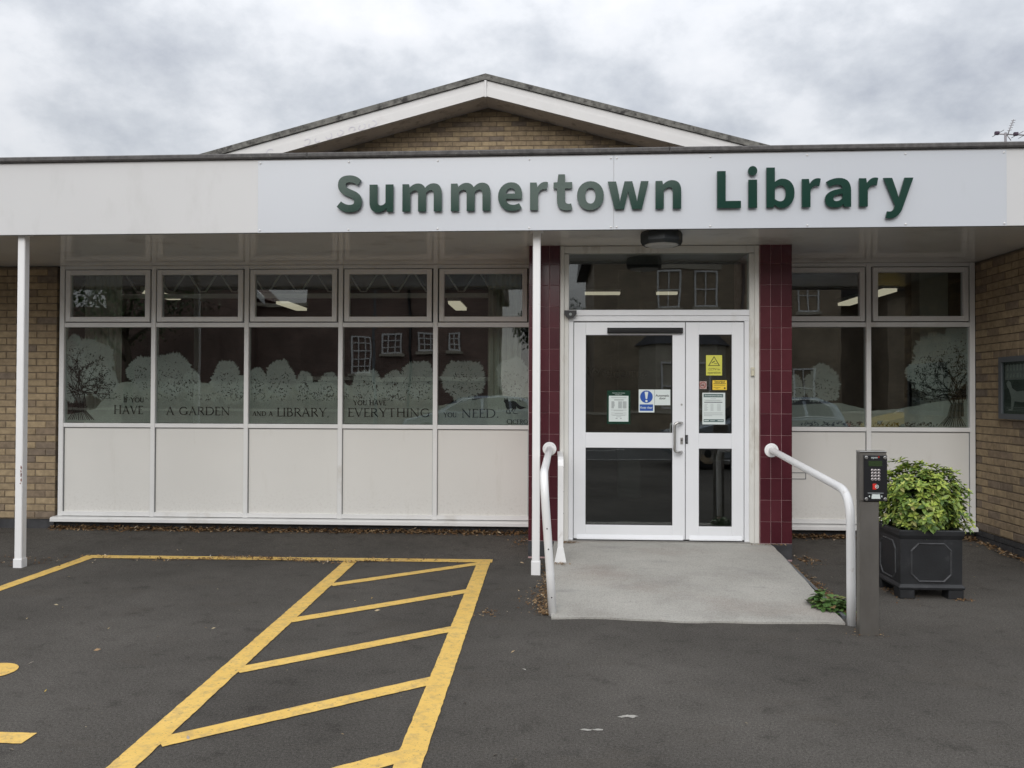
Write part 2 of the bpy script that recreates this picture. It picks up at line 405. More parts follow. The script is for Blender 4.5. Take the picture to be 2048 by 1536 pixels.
# ---------------------------------------------------------------- mesh helpers
WORLD = {}      # object -> world position of its local origin
def wpos(o):
    return WORLD.get(o, Vector((0, 0, 0)))
def link(o, parent=None, loc=None, rotz=0.0):
    COL.objects.link(o)
    p = wpos(parent) if parent else Vector((0, 0, 0))
    w = Vector(loc) if loc is not None else p.copy()
    if parent:
        o.parent = parent
    o.location = w - p
    if rotz:
        o.rotation_euler[2] = rotz
    WORLD[o] = w
    return o
def tag(o, label=None, cat=None, group=None, kind=None):
    if label: o['label'] = label
    if cat: o['category'] = cat
    if group: o['group'] = group
    if kind: o['kind'] = kind
    return o
def thing(name, label, cat, loc=(0, 0, 0), group=None, rotz=0.0):
    o = bpy.data.objects.new(name, None)
    o.empty_display_size = 0.1
    link(o, None, loc, rotz)
    return tag(o, label, cat, group)
class MB:
    def __init__(s):
        s.v = []; s.f = []; s.m = []; s.mi = 0; s.sm = []; s.smooth = False
    def add(s, vs, fs):
        k = len(s.v)
        s.v += [Vector(p) for p in vs]
        for q in fs:
            s.f.append([i + k for i in q]); s.m.append(s.mi); s.sm.append(s.smooth)
        return s
    def box(s, x0, x1, y0, y1, z0, z1):
        vs = [(x, y, z) for z in (z0, z1) for y in (y0, y1) for x in (x0, x1)]
        return s.add(vs, [(0, 2, 3, 1), (4, 5, 7, 6), (0, 1, 5, 4), (2, 6, 7, 3), (0, 4, 6, 2), (1, 3, 7, 5)])
    def bbox(s, x0, x1, y0, y1, z0, z1, b=0.004):
        """box with its front (-Y) edges chamfered"""
        vs = [(x, y1, z) for z in (z0, z1) for x in (x0, x1)]
        vs += [(x, y0 + b, z) for z in (z0, z1) for x in (x0, x1)]
        vs += [(x, y0, z) for z in (z0 + b, z1 - b) for x in (x0 + b, x1 - b)]
        fs = [(0, 2, 3, 1), (8, 9, 11, 10)]
        ring_a, ring_b, ring_c = [0, 1, 3, 2], [4, 5, 7, 6], [8, 9, 11, 10]
        for ra, rb in ((ring_a, ring_b), (ring_b, ring_c)):
            for i in range(4):
                j = (i + 1) % 4
                fs.append((ra[i], ra[j], rb[j], rb[i]))
        return s.add(vs, fs)
    def quad(s, *p):
        return s.add(p, [tuple(range(len(p)))])
    def prism(s, pts, d):
        """polygon (3D points) extruded by vector d"""
        n = len(pts); d = Vector(d)
        vs = [Vector(p) for p in pts] + [Vector(p) + d for p in pts]
        fs = [tuple(range(n)), tuple(range(2 * n - 1, n - 1, -1))] + [(i, i + n, (i + 1) % n + n, (i + 1) % n) for i in range(n)]
        return s.add(vs, fs)
    def tube(s, path, r, n=10, cap=True, up=None):
        path = [Vector(p) for p in path]
        rs = r if isinstance(r, (list, tuple)) else [r] * len(path)
        rings = []
        prev = None
        for i, p in enumerate(path):
            t = (path[min(i + 1, len(path) - 1)] - path[max(i - 1, 0)]).normalized()
            if prev is None:
                a_ = Vector((0, 0, 1)) if abs(t.z) < 0.9 else Vector((1, 0, 0))
                u = t.cross(a_).normalized()
            else:
                u = (prev - t * prev.dot(t)).normalized()
            prev = u
            w = t.cross(u)
            rings.append([p + (u * math.cos(2 * math.pi * k / n) + w * math.sin(2 * math.pi * k / n)) * rs[i] for k in range(n)])
        vs = [q for rg in rings for q in rg]
        fs = []
        for i in range(len(path) - 1):
            for k in range(n):
                fs.append((i * n + k, i * n + (k + 1) % n, (i + 1) * n + (k + 1) % n, (i + 1) * n + k))
        if cap:
            fs.append(tuple(range(n - 1, -1, -1))); fs.append(tuple((len(path) - 1) * n + k for k in range(n)))
        o = s.smooth; s.smooth = True
        s.add(vs, fs); s.smooth = o
        return s
    def lathe(s, c, axis, prof, n=24):
        """prof: list of (distance along axis, radius)"""
        c = Vector(c); ax = Vector(axis).normalized()
        a_ = Vector((0, 0, 1)) if abs(ax.z) < 0.9 else Vector((1, 0, 0))
        u = ax.cross(a_).normalized(); w = ax.cross(u)
        vs = []
        for d, r in prof:
            vs += [c + ax * d + (u * math.cos(2 * math.pi * k / n) + w * math.sin(2 * math.pi * k / n)) * r for k in range(n)]
        fs = []
        for i in range(len(prof) - 1):
            for k in range(n):
                fs.append((i * n + k, i * n + (k + 1) % n, (i + 1) * n + (k + 1) % n, (i + 1) * n + k))
        fs.append(tuple(range(n - 1, -1, -1))); fs.append(tuple((len(prof) - 1) * n + k for k in range(n)))
        return s.add(vs, fs)
    def mesh(s, name, mats, off=(0, 0, 0)):
        me = bpy.data.meshes.new(name)
        o = Vector(off)
        me.from_pydata([tuple(p - o) for p in s.v], [], s.f)
        for m in (mats if isinstance(mats, (list, tuple)) else [mats]):
            me.materials.append(MATS[m])
        me.polygons.foreach_set('material_index', s.m)
        me.polygons.foreach_set('use_smooth', s.sm)
        bm = bmesh.new(); bm.from_mesh(me)
        bmesh.ops.recalc_face_normals(bm, faces=bm.faces)
        bm.to_mesh(me); bm.free()
        me.update()
        return me
    def build(s, name, mats, parent=None, loc=None, rotz=0.0):
        w = Vector(loc) if loc is not None else wpos(parent) if parent else Vector((0, 0, 0))
        o = bpy.data.objects.new(name, s.mesh(name, mats, w))
        return link(o, parent, w, rotz)
def inst(name, me, parent, loc, rot=None, scale=None):
    o = bpy.data.objects.new(name, me)
    link(o, parent, loc)
    if rot: o.rotation_euler = rot
    if scale: o.scale = scale
    return o
def structure(o):
    o['kind'] = 'structure'
    return o
def curve_mesh(splines, ext):
    """closed 2D polygons (even-odd holes) filled and extruded; returns vertices and faces in XY"""
    cu = bpy.data.curves.new('tmp', 'CURVE')
    cu.dimensions = '2D'; cu.fill_mode = 'BOTH'; cu.extrude = ext
    for pts in splines:
        sp = cu.splines.new('POLY'); sp.points.add(len(pts) - 1); sp.use_cyclic_u = True
        for i, p in enumerate(pts):
            sp.points[i].co = (p[0], p[1], 0, 1)
    ob = bpy.data.objects.new('tmp', cu)
    me = ob.to_mesh()
    vs = [v.co.copy() for v in me.vertices]; fs = [tuple(p.vertices) for p in me.polygons]
    ob.to_mesh_clear()
    bpy.data.objects.remove(ob); bpy.data.curves.remove(cu)
    return vs, fs
def text_mesh(body, size, ext=0.0, bold=0.0, align='CENTER', sx=1.0):
    cu = bpy.data.curves.new('tmp', 'FONT')
    cu.body = body; cu.size = size; cu.extrude = ext; cu.offset = bold * size; cu.align_x = align; cu.resolution_u = 3
    ob = bpy.data.objects.new('tmp', cu)
    me = ob.to_mesh()
    vs = [Vector((v.co.x * sx, v.co.y, v.co.z)) for v in me.vertices]; fs = [tuple(p.vertices) for p in me.polygons]
    ob.to_mesh_clear()
    bpy.data.objects.remove(ob); bpy.data.curves.remove(cu)
    return vs, fs
def put_xz(mb, vf, x, y, z, dy=0.0):
    """XY shape stood up on the XZ plane facing -Y at (x, y, z)"""
    vs, fs = vf
    return mb.add([(x + v.x, y - v.z + dy, z + v.y) for v in vs], fs)
def clip_poly(pts, axis, lim, keep_less):
    out = []
    for i in range(len(pts)):
        p, q = pts[i], pts[(i + 1) % len(pts)]
        pi = (p[axis] <= lim) == keep_less; qi = (q[axis] <= lim) == keep_less
        if pi: out.append(p)
        if pi != qi:
            t = (lim - p[axis]) / (q[axis] - p[axis])
            out.append((p[0] + (q[0] - p[0]) * t, p[1] + (q[1] - p[1]) * t))
    return out
def clip_rect(pts, x0, x1, z0, z1):
    for ax, lim, less in ((0, x1, True), (0, x0, False), (1, z1, True), (1, z0, False)):
        if pts: pts = clip_poly(pts, ax, lim, less)
    return pts

# ---------------------------------------------------------------- ground
def gz(y):
    return 0.0 if y < -1.2 else min(0.045, 0.045 * (y + 1.2) / 1.2)
g = MB()
xs = [-600, -40, -12, -6, 0, 6, 12, 40, 600]
ys = [-600, -60, -20, -8, -1.2, 0.0, 20, 600]
vs = [(x, y, gz(y)) for y in ys for x in xs]
g.add(vs, [(j * 9 + i, j * 9 + i + 1, (j + 1) * 9 + i + 1, (j + 1) * 9 + i) for j in range(len(ys) - 1) for i in range(8)])
ground = structure(g.build('ground', 'asphalt'))

def ribbon(p, q, w0, w1=None, jit=0.0022, ext0=0.0, ext1=0.0, lift=0.004):
    w1 = w1 or w0
    p, q = Vector((*p, 0)), Vector((*q, 0))
    d = (q - p).normalized(); nrm = Vector((-d.y, d.x, 0))
    p = p - d * ext0; q = q + d * ext1
    n = max(4, int((q - p).length / 0.035))
    vs = []
    for i in range(n + 1):
        t = i / n
        c = p.lerp(q, t); w = (w0 + (w1 - w0) * t) / 2
        for s in (1, -1):
            k = c + nrm * s * (w + random.uniform(-jit, jit)) + d * (random.uniform(-jit, jit) if i in (0, n) else 0)
            vs.append((k.x, k.y, gz(k.y) + lift))
    return vs, [(2 * i, 2 * i + 1, 2 * i + 3, 2 * i + 2) for i in range(n)]
lines = [((-4.225, -1.29), (-4.215, -5.6), 0.11, 0.004), ((-4.29, -1.27), (-0.53, -1.235), 0.13, 0.0046),
         ((-1.80, -1.31), (-1.715, -5.6), 0.115, 0.0052), ((-0.605, -1.17), (-0.575, -5.6), 0.115, 0.0052),
         ((-1.73, -2.25), (-0.63, -1.34), 0.10, 0.0046), ((-1.73, -3.28), (-0.625, -2.37), 0.105, 0.0046),
         ((-1.70, -4.27), (-0.61, -3.39), 0.105, 0.0046), ((-1.68, -5.20), (-0.59, -4.34), 0.11, 0.0046),
         ((-1.67, -6.08), (-0.60, -5.26), 0.11, 0.0046)]
for p, q, w, lift in lines:
    m = MB(); m.add(*ribbon(p, q, w, lift=lift)); m.build('bay_line', 'yellow_paint', ground)
# wheelchair symbol painted in the bay, only its edge comes into the frame
wc = MB()
c0 = Vector((-3.02, -4.36, 0))
wc.add([(c0.x + 0.135 * math.cos(k * math.pi / 14), c0.y + 0.135 * math.sin(k * math.pi / 14), 0.0045) for k in range(28)], [tuple(range(28))])
wc.add(*ribbon((-2.26, -5.19), (-2.72, -5.19), 0.11))
wc.add(*ribbon((-2.72, -5.19), (-2.98, -4.66), 0.11, lift=0.0048))
wc.add(*ribbon((-3.02, -4.54), (-3.02, -5.02), 0.12, lift=0.0052))
wc.add(*ribbon((-2.86, -4.60), (-2.99, -4.72), 0.09, lift=0.0056))
for k in range(16):
    a0, a1 = R(150 + k * 13), R(150 + (k + 1) * 13)
    wc.add(*ribbon((-3.1 + 0.42 * math.cos(a0), -5.1 + 0.42 * math.sin(a0)), (-3.1 + 0.42 * math.cos(a1), -5.1 + 0.42 * math.sin(a1)), 0.09, ext0=0.01, ext1=0.01, lift=0.006 + 0.0001 * k))
wc.build('wheelchair_symbol', 'yellow_paint', ground)

# concrete ramp up to the door
RB = 0.160
def rampz(y):
    t = min(1.0, max(0.0, (y + 3.12) / 1.9))
    return 0.012 + (RB - 0.012) * t
m = MB()
ny, nx = 22, 16
def rx(y, t):
    f = (y + 3.13) / 2.05
    x0 = 0.0 + 0.02 * f; x1 = 1.93 + 0.05 * f
    return x0 + (x1 - x0) * t
for j in range(ny + 1):
    y = -3.13 + 2.09 * j / ny
    for i in range(nx + 1):
        t = i / nx
        yy = y
        if j == 0: yy += random.uniform(-0.016, 0.016) + 0.018 * math.sin(t * 9) - 0.03 * t
        m.v.append(Vector((rx(y, t) + (random.uniform(-0.004, 0.004) if i in (0, nx) else 0), yy, rampz(y) + random.uniform(-0.0008, 0.0008))))
w_ = nx + 1
m.smooth = True
for j in range(ny):
    for i in range(nx):
        m.f.append([j * w_ + i, j * w_ + i + 1, (j + 1) * w_ + i + 1, (j + 1) * w_ + i]); m.m.append(0); m.sm.append(True)
m.smooth = False
for i_ in (0, nx):           # side faces
    for j in range(ny):
        p, q = m.v[j * w_ + i_], m.v[(j + 1) * w_ + i_]
        m.quad(p, q, (q.x, q.y, -0.05), (p.x, p.y, -0.05))
for i in range(nx):
    p, q = m.v[i], m.v[i + 1]
    m.quad(p, q, (q.x, q.y, -0.05), (p.x, p.y, -0.05))
ramp_o = structure(m.build('ramp', 'concrete'))
m = MB().prism([(1.96, -3.0, 0.0), (1.985, -3.0, 0.0), (2.01, -1.3, 0.10), (1.985, -1.3, 0.10)], (0, 0, 0.02))
m.build('edge_strip', 'galvanised', ramp_o)

# far side: road, pavements
m = MB().box(-300, 300, -19.5, -12.6, -0.3, 0.006); road = structure(m.build('road', 'road'))
m = MB()
for k in range(-12, 13): m.quad((k * 4, -16.1, 0.011), (k * 4 + 2, -16.1, 0.011), (k * 4 + 2, -15.98, 0.011), (k * 4, -15.98, 0.011))
m.build('lane_marking', 'road_white', road)
m = MB(); m.quad((-60, -12.75, 0.011), (60, -12.75, 0.011), (60, -12.68, 0.011), (-60, -12.68, 0.011)); m.build('edge_line', 'road_white', road)
m = MB().box(-300, 300, -22.5, -19.65, -0.3, 0.11); structure(m.build('pavement', 'pavement'))
m = MB().box(-300, 300, -19.65, -19.5, -0.3, 0.12); structure(m.build('kerb', 'kerb'))

# ---------------------------------------------------------------- library building
lib = thing('library_building', 'single storey buff brick library with long white windows, deep canopy and low gable', 'building', (0, 0, 0))
SZ = 2.88                      # soffit height
FROT, FY = -0.017, -1.905
def fy(x): return FY + FROT * x
BAY = 1.016
CX = [-5.315, -4.281, -3.264, -2.247, -1.232, -0.216]
DX = [2.225, 3.263, 4.331]

# --- brick walls
brick_count = [0]
full_b = MB().bbox(-0.1075, 0.1075, 0, 0.05, -0.0325, 0.0325, 0.004).mesh('brick_full', 'buff_brick')
half_b = MB().bbox(-0.051, 0.051, 0, 0.05, -0.0325, 0.0325, 0.004).mesh('brick_half', 'buff_brick')
def brick_wall_x(name, x0, x1, yf, z0, z1, ztop=None, objs=lambda x, z: True, flip=False):
    """stretcher-bond wall facing -Y between x0 and x1; ztop(x) cuts the top"""
    wall = MB()
    if ztop:
        wall.prism([(x0, yf + 0.008, z0), (x1, yf + 0.008, z0)] + [(x, yf + 0.008, ztop(x)) for x in (x1, 0.5 * (x0 + x1), x0)], (0, 0.2, 0))
    else:
        wall.box(x0, x1, yf + 0.008, yf + 0.23, z0, z1)
    wo = wall.build(name, 'mortar', lib)
    mass = MB()
    nc = int((z1 - z0) / 0.075)
    for c in range(nc):
        zc = z0 + 0.0425 + c * 0.075
        x = x1 if flip else x0
        first = True
        while (x > x0 + 0.03) if flip else (x < x1 - 0.03):
            ln = 0.102 if (first and c % 2) else 0.215
            first = False
            xa, xb = (x - ln, x) if flip else (x, x + ln)
            x = xa - 0.010 if flip else xb + 0.010
            xa, xb = max(xa, x0), min(xb, x1)
            if xb - xa < 0.03: continue
            xc = 0.5 * (xa + xb)
            if ztop and min(ztop(xa), ztop(xb)) < zc + 0.02: continue
            L_ = xb - xa
            me, base = (full_b, 0.215) if L_ > 0.12 else (half_b, 0.102)
            dy = random.uniform(-0.0018, 0.0018)
            if objs(xc, zc):
                inst('brick', me, wo, (xc, yf + dy, zc + random.uniform(-0.0015, 0.0015)), (0, random.uniform(-0.006, 0.006), random.uniform(-0.008, 0.008)), (L_ / base, 1, random.uniform(0.97, 1.0)))
                brick_count[0] += 1
            else:
                mass.bbox(xa, xb, yf + dy, yf + 0.05, zc - 0.0325, zc + 0.0325, 0.004)
    if mass.v:
        o = mass.build('brick_mass', 'buff_brick_mass', wo); o['kind'] = 'stuff'
    return wo
brick_wall_x('brick_wall', -9.0, -5.36, 0.01, 0.145, SZ - 0.01, objs=lambda x, z: x > -5.96, flip=True)
# plinth under the left wall
m = MB().box(-9.0, -5.36, 0.0, 0.2, -0.05, 0.14); m.build('plinth', 'plinth', lib)
# gable of the hall, set back behind the flat canopy roof
GX, GS, GY = -0.98, 0.268, 3.80
gtop = lambda x: 5.897 - GS * abs(x - GX)
wo = brick_wall_x('gable_wall', GX - 5.6, GX + 5.6, GY, 4.30, 5.895, ztop=gtop, objs=lambda x, z: z > 5.11 and abs(x - GX) < 2.75)
# right wing wall facing -X : built as X wall then turned
WX = 4.335
wall = MB().box(WX + 0.008, WX + 0.25, -1.66, 0.0, 0.145, SZ - 0.01)
wing = wall.build('brick_wall', 'mortar', lib)
mass = MB()
nobj = 0
for c in range(36):
    zc = 0.145 + 0.0425 + c * 0.075
    y = -0.005
    first = True
    while y > -1.63:
        ln = 0.102 if (first and c % 2) else 0.215
        first = False
        yb, ya = y, max(y - ln, -1.655)
        y = ya - 0.010
        if yb - ya < 0.03: continue
        yc = 0.5 * (ya + yb); L_ = yb - ya
        me, base = (full_b, 0.215) if L_ > 0.12 else (half_b, 0.102)
        dx = random.uniform(-0.002, 0.002)
        if zc < 1.95 and yc > -0.93 and yc < -0.05:
            inst('brick', me, wing, (WX + dx, yc, zc + random.uniform(-0.0015, 0.0015)), (random.uniform(-0.006, 0.006), 0, -math.pi / 2 + random.uniform(-0.008, 0.008)), (L_ / base, 1, random.uniform(0.97, 1.0)))
            nobj += 1
        else:
            mass.box(WX + dx, WX + 0.05, ya, yb, zc - 0.0325, zc + 0.0325)
o = mass.build('brick_mass', 'buff_brick_mass', wing); o['kind'] = 'stuff'
print('BRICKS', brick_count[0], nobj)
m = MB()
for k in range(8): m.box(WX - 0.004, WX + 0.2, -0.225 * (k + 1) + 0.006, -0.225 * k - 0.004, 0.02, 0.085); m.box(WX - 0.004, WX + 0.2, -0.225 * (k + 1) + 0.1, -0.225 * k + 0.09, 0.093, 0.14)
m.build('plinth', 'plinth', lib)
# wing front, right of the canopy (outside the frame)
m = MB().box(WX + 0.005, 9.0, -1.66, -1.45, 0, SZ - 0.012); m.build('wing_front', 'buff_brick_mass', lib)

# --- window bays
ROW_T, ROW_R, ROW_S, ROW_B = 2.862, 2.241, 1.16, 0.185
MW = 0.024        # half mullion
def window(x0, x1, xl, xr, letter=None):
    """one bay between mullion centres x0 and x1; xl/xr clear edges"""
    w = link(bpy.data.objects.new('window', None), lib, (0.5 * (x0 + x1), 0, ROW_B))
    for y_, za, zb_ in ((0.0, ROW_R - 0.024, ROW_R + 0.024), (0.0, ROW_S - 0.022, ROW_S + 0.022), (-0.004, ROW_B, ROW_B + 0.045), (0.002, ROW_T - 0.022, SZ - 0.001)):
        MB().bbox(xl, xr, y_, 0.07, za, zb_, 0.003).build('rail', 'white_frame', w)
    # opening top light
    c = MB()
    a0, a1, b0, b1 = xl + 0.016, xr - 0.016, ROW_R + 0.034, ROW_T - 0.030
    t = 0.052
    c.bbox(a0, a0 + t, -0.012, 0.05, b0, b1, 0.004); c.bbox(a1 - t, a1, -0.012, 0.05, b0, b1, 0.004)
    c.bbox(a0 + t, a1 - t, -0.0115, 0.05, b0, b0 + t, 0.004); c.bbox(a0 + t, a1 - t, -0.0115, 0.05, b1 - t, b1, 0.004)
    c.build('casement', 'white_frame', w)
    MB().box(xl, xr, 0.052, 0.06, ROW_R + 0.024, ROW_T - 0.022).build('seal', 'dark_gap', w) if False else None
    g_ = MB().box(a0 + t - 0.002, a1 - t + 0.002, 0.018, 0.024, b0 + t - 0.002, b1 - t + 0.002); g_.build('pane', 'glass', w)
    s = MB(); gap = 0.014
    s.box(xl, a0, 0.03, 0.05, b0 - 0.01, b1 + 0.008); s.box(a1, xr, 0.03, 0.05, b0 - 0.01, b1 + 0.008)
    s.box(a0, a1, 0.031, 0.05, b1, b1 + 0.008); s.box(a0, a1, 0.031, 0.05, b0 - 0.01, b0)
    s.build('seal', 'dark_gap', w)
    MB().box(xl - 0.002, xr + 0.002, 0.030, 0.036, ROW_S + 0.02, ROW_R - 0.022).build('pane', 'glass', w)
    MB().bbox(xl - 0.002, xr + 0.002, 0.022, 0.06, ROW_B + 0.043, ROW_S - 0.02, 0.002).build('infill_panel', 'infill', w)
    s = MB()                 # dark bead shadow gap round the panel
    s.box(xl, xr, 0.012, 0.021, ROW_S - 0.028, ROW_S - 0.022); s.box(xl, xl + 0.004, 0.012, 0.021, ROW_B + 0.045, ROW_S - 0.028); s.box(xr - 0.004, xr, 0.012, 0.021, ROW_B + 0.045, ROW_S - 0.028)
    s.build('bead', 'galvanised', w)
    return w
WINS = []
for i in range(5):
    xl = CX[i] + (0.048 if i == 0 else MW); xr = CX[i + 1] - (MW if i < 4 else 0.03)
    WINS.append((window(CX[i], CX[i + 1], xl, xr), xl, xr))
for i in range(2):
    xl = DX[i] + (0.03 if i == 0 else MW); xr = DX[i + 1] - (MW if i < 1 else 0.05)
    WINS.append((window(DX[i], DX[i + 1], xl, xr), xl, xr))
for k, x in enumerate([CX[0] + 0.022] + CX[1:5] + [CX[5] - 0.014, DX[0] + 0.014, DX[1], DX[2] - 0.025]):
    h = (MW if x in CX[1:5] or x == DX[1] else 0.026 if k in (0, 8) else 0.016)
    MB().bbox(x - h, x + h, -0.004, 0.075, ROW_B - 0.004, SZ - 0.002, 0.003).build('mullion', 'white_frame', lib)
for x0, x1 in ((CX[0] - 0.055, CX[5]), (DX[0], DX[2] - 0.002)):
    m = MB()
    m.prism([(x0, 0.06, 0.182), (x0, -0.045, 0.172), (x0, -0.06, 0.160), (x0, -0.06, 0.128), (x0, 0.06, 0.128)], (x1 - x0, 0, 0))
    m.build('window_sill', 'white_frame', lib)
    MB().box(x0, x1, 0.03, 0.2, -0.05, 0.13).build('plinth', 'plinth', lib)
# letter flap in the right infill panel
f = MB(); x0, x1, z0, z1 = 2.39, 2.63, 0.64, 0.71
for a_ in ((x0, x1, z1 - 0.006, z1), (x0, x1, z0, z0 + 0.006), (x1 - 0.006, x1, z0 + 0.006, z1 - 0.006)): f.box(a_[0], a_[1], 0.016, 0.0215, a_[2], a_[3])
f.build('letter_flap', 'galvanised', WINS[5][0])

# --- canopy: soffit, fascia, coping
def soffit_panel(x0, x1):
    m = MB(); b = 0.0025
    m.add([(x0 + b, 0.05, SZ), (x1 - b, 0.05, SZ), (x1 - b, fy(x1) + 0.03, SZ), (x0 + b, fy(x0) + 0.03, SZ),
           (x0 + b, 0.05, SZ + 0.02), (x1 - b, 0.05, SZ + 0.02), (x1 - b, fy(x1) + 0.03, SZ + 0.02), (x0 + b, fy(x0) + 0.03, SZ + 0.02)],
          [(0, 3, 2, 1), (4, 5, 6, 7), (0, 1, 5, 4), (1, 2, 6, 5), (2, 3, 7, 6), (3, 0, 4, 7)])
    return m.build('soffit', 'soffit', lib)
soffit_panel(-9.0, 9.0)
MB().box(-9.0, 9.0, -1.6, GY + 0.3, SZ + 0.35, 3.44).build('canopy_core', 'dark_gap', lib)
# fascia boards: built square to X and turned slightly about (0, FY)
FT = 3.475
FO = (0, FY, SZ)
fx = [-9.0, -1.4, 2.4, 9.0]
for x0, x1 in zip(fx[:-1], fx[1:]):
    o = MB().bbox(x0 + 0.0015, x1 - 0.0015, FY, FY + 0.025, SZ - 0.022, FT, 0.002).build('fascia_board', 'fascia', lib, FO, FROT)
o = MB().box(-9.0, 9.0, FY + 0.002, FY + 0.03, SZ - 0.0235, SZ - 0.0222).build('drip_edge', 'galvanised', lib, FO, FROT)
cx_ = [-9.0, -6.2, -2.05, 0.95, 4.3, 9.0]
for x0, x1 in zip(cx_[:-1], cx_[1:]):
    o = MB().bbox(x0 + 0.001, x1 - 0.001, FY - 0.035, FY + 0.4, FT + 0.002, FT + 0.046, 0.010).build('coping', 'coping', lib, FO, FROT)
# --- posts
for px, sleeve in ((-4.585, 0.075), (-0.130, 0.112)):
    p = MB(); h = 0.0325
    p.bbox(px - h, px + h, -1.74 - h, -1.74 + h, 0.0, SZ, 0.006)
    po = p.build('canopy_post', 'post_white', lib)
    s = MB().bbox(px - h - 0.006, px + h + 0.006, -1.74 - h - 0.006, -1.74 + h + 0.006, -0.02, sleeve, 0.004); s.build('sleeve', 'post_white', po)
    s = MB().box(px - 0.055, px + 0.055, -1.78, -1.69, SZ - 0.007, SZ - 0.0005); s.build('head_plate', 'post_white', po)
    if px < -1:
        rr = MB()
        for k in range(11):
            z = 0.82 + random.gauss(0.0, 0.06); w = random.uniform(0.003, 0.009); hh = random.uniform(0.004, 0.02); xx = px + h - 0.009 + random.uniform(-0.006, 0.003)
            rr.add([(xx - w, -1.774, z), (xx, -1.774, z - hh), (xx + w * 0.6, -1.774, z + 0.002), (xx, -1.774, z + hh)], [(0, 1, 2, 3)])
        rr.build('rust_chip', 'rust', po)

# --- gable roof over the hall
def slope_prism(y0, y1, ztop, thick, xhalf=6.2):
    m = MB()
    for s in (-1, 1):
        e = (GX + s * xhalf)
        zt, ze = ztop, ztop - GS * xhalf
        pts = [(GX, y0, zt), (e, y0, ze), (e, y0, ze - thick), (GX, y0, zt - thick)]
        m.prism(pts, (0, y1 - y0, 0))
    return m
GA = 6.187
slope_prism(GY - 0.53, 15.0, GA, 0.085, 8.6).build('roof', 'roof_felt', lib)
slope_prism(GY - 0.498, GY - 0.44, GA - 0.091, 0.100, 8.6).build('barge_board', 'barge_white', lib)
slope_prism(GY - 0.515, GY - 0.45, GA - 0.197, 0.128, 8.6).build('barge_board', 'barge_white', lib)
slope_prism(GY - 0.445, GY + 0.03, GA - 0.292, 0.028, 8.6).build('verge_soffit', 'gable_soffit', lib)
MB().bbox(GX - 0.016, GX + 0.016, GY - 0.528, GY - 0.44, GA - 0.345, GA - 0.098, 0.003).build('ridge_cover', 'barge_white', lib)
for s_ in (-1, 1): MB().box(GX + s_ * 8.0 - 0.15, GX + s_ * 8.0 + 0.15, GY, 15.0, 0.1, 3.85).build('hall_side_wall', 'buff_brick_mass', lib)
m = MB()
def on_board(x, dz): return (x, GY - 0.5185, GA - 0.21 - GS * abs(x - GX) - dz)
def scribble(m, pts, w):
    for p, q in zip(pts[:-1], pts[1:]):
        p, q = Vector(p), Vector(q)
        d = (q - p).normalized(); n = Vector((-d.z, 0, d.x)) * w
        m.quad(p + n, q + n, q - n, p - n)
        for v in m.v[-4:]: v.y -= random.uniform(0, 0.0008)
random.seed(5)
for (xc, sz_) in ((-3.62, 0.06), (-3.45, 0.05), (-3.28, 0.055), (-3.12, 0.05), (-2.95, 0.05), (-2.80, 0.055), (-2.64, 0.06), (-4.34, 0.06), (-4.17, 0.065)):
    a0 = random.uniform(0, 6); tw = random.choice((3.0, 4.2, 5.0))
    pts = []
    for k in range(9):
        a_ = a0 + tw * k / 8
        pts.append(on_board(xc + sz_ * math.cos(a_) * random.uniform(0.6, 1.1), 0.06 - sz_ * 0.8 * math.sin(a_)))
    scribble(m, pts, 0.006)
m.build('graffiti_mark', 'graffiti', lib)
random.seed(21)

# --- entrance lobby: tiled pillars, frame, doors
PY = -1.08
tile_me = MB().bbox(-0.0462, 0.0462, 0, 0.012, -0.0967, 0.0967, 0.0025).mesh('tile', 'maroon_tile')
rowz = [0.165 + 0.1955 * k for k in range(14)]
for x0, x1 in ((-0.214, 0.071), (1.889, 2.176)):
    p = MB().box(x0 + 0.001, x1 - 0.001, PY + 0.004, 0.0, -0.05, SZ + 0.005).build('tiled_pillar', 'grout', lib)
    w = (x1 - x0) / 3
    for k in range(3):
        for rz in rowz:
            zt = min(rz + 0.1955, SZ - 0.002)
            if zt - rz < 0.03: continue
            s = (zt - rz) / 0.1955
            inst('tile', tile_me, p, (x0 + w * (k + 0.5), PY + random.uniform(-0.0006, 0.0006), 0.5 * (rz + zt)), (random.uniform(-0.004, 0.004), 0, random.uniform(-0.006, 0.006)), (w / 0.0950, 1, s))
    MB().box(x0, x1, PY + 0.002, PY + 0.01, 0.02, 0.162).build('pillar_base', 'plinth', p)
# lobby side wall returns (behind the pillars)
DYF = -1.05
fr = MB()
fr.bbox(0.073, 0.112, DYF - 0.012, DYF + 0.12, RB, SZ - 0.004, 0.004); fr.bbox(0.112, 0.155, DYF, DYF + 0.1, RB, SZ - 0.075, 0.004)
fr.bbox(1.845, 1.887, DYF - 0.012, DYF + 0.12, RB, SZ - 0.004, 0.004); fr.bbox(1.800, 1.845, DYF, DYF + 0.1, RB, SZ - 0.075, 0.004)
fr.bbox(0.112, 1.845, DYF - 0.004, DYF + 0.1, 2.812, SZ - 0.004, 0.004)
ent = fr.build('entrance_frame', 'old_white_frame', lib)
fr = MB(); fr.bbox(0.155, 1.800, DYF - 0.002, DYF + 0.1, 2.234, 2.288, 0.004); fr.bbox(0.155, 1.800, DYF + 0.004, DYF + 0.1, 2.184, 2.232, 0.004)
fr.bbox(0.155, 0.198, DYF + 0.006, DYF + 0.1, RB + 0.01, 2.184, 0.004); fr.bbox(1.758, 1.800, DYF + 0.006, DYF + 0.1, RB + 0.01, 2.184, 0.004)
fr.build('transom_bar', 'door_white', ent)
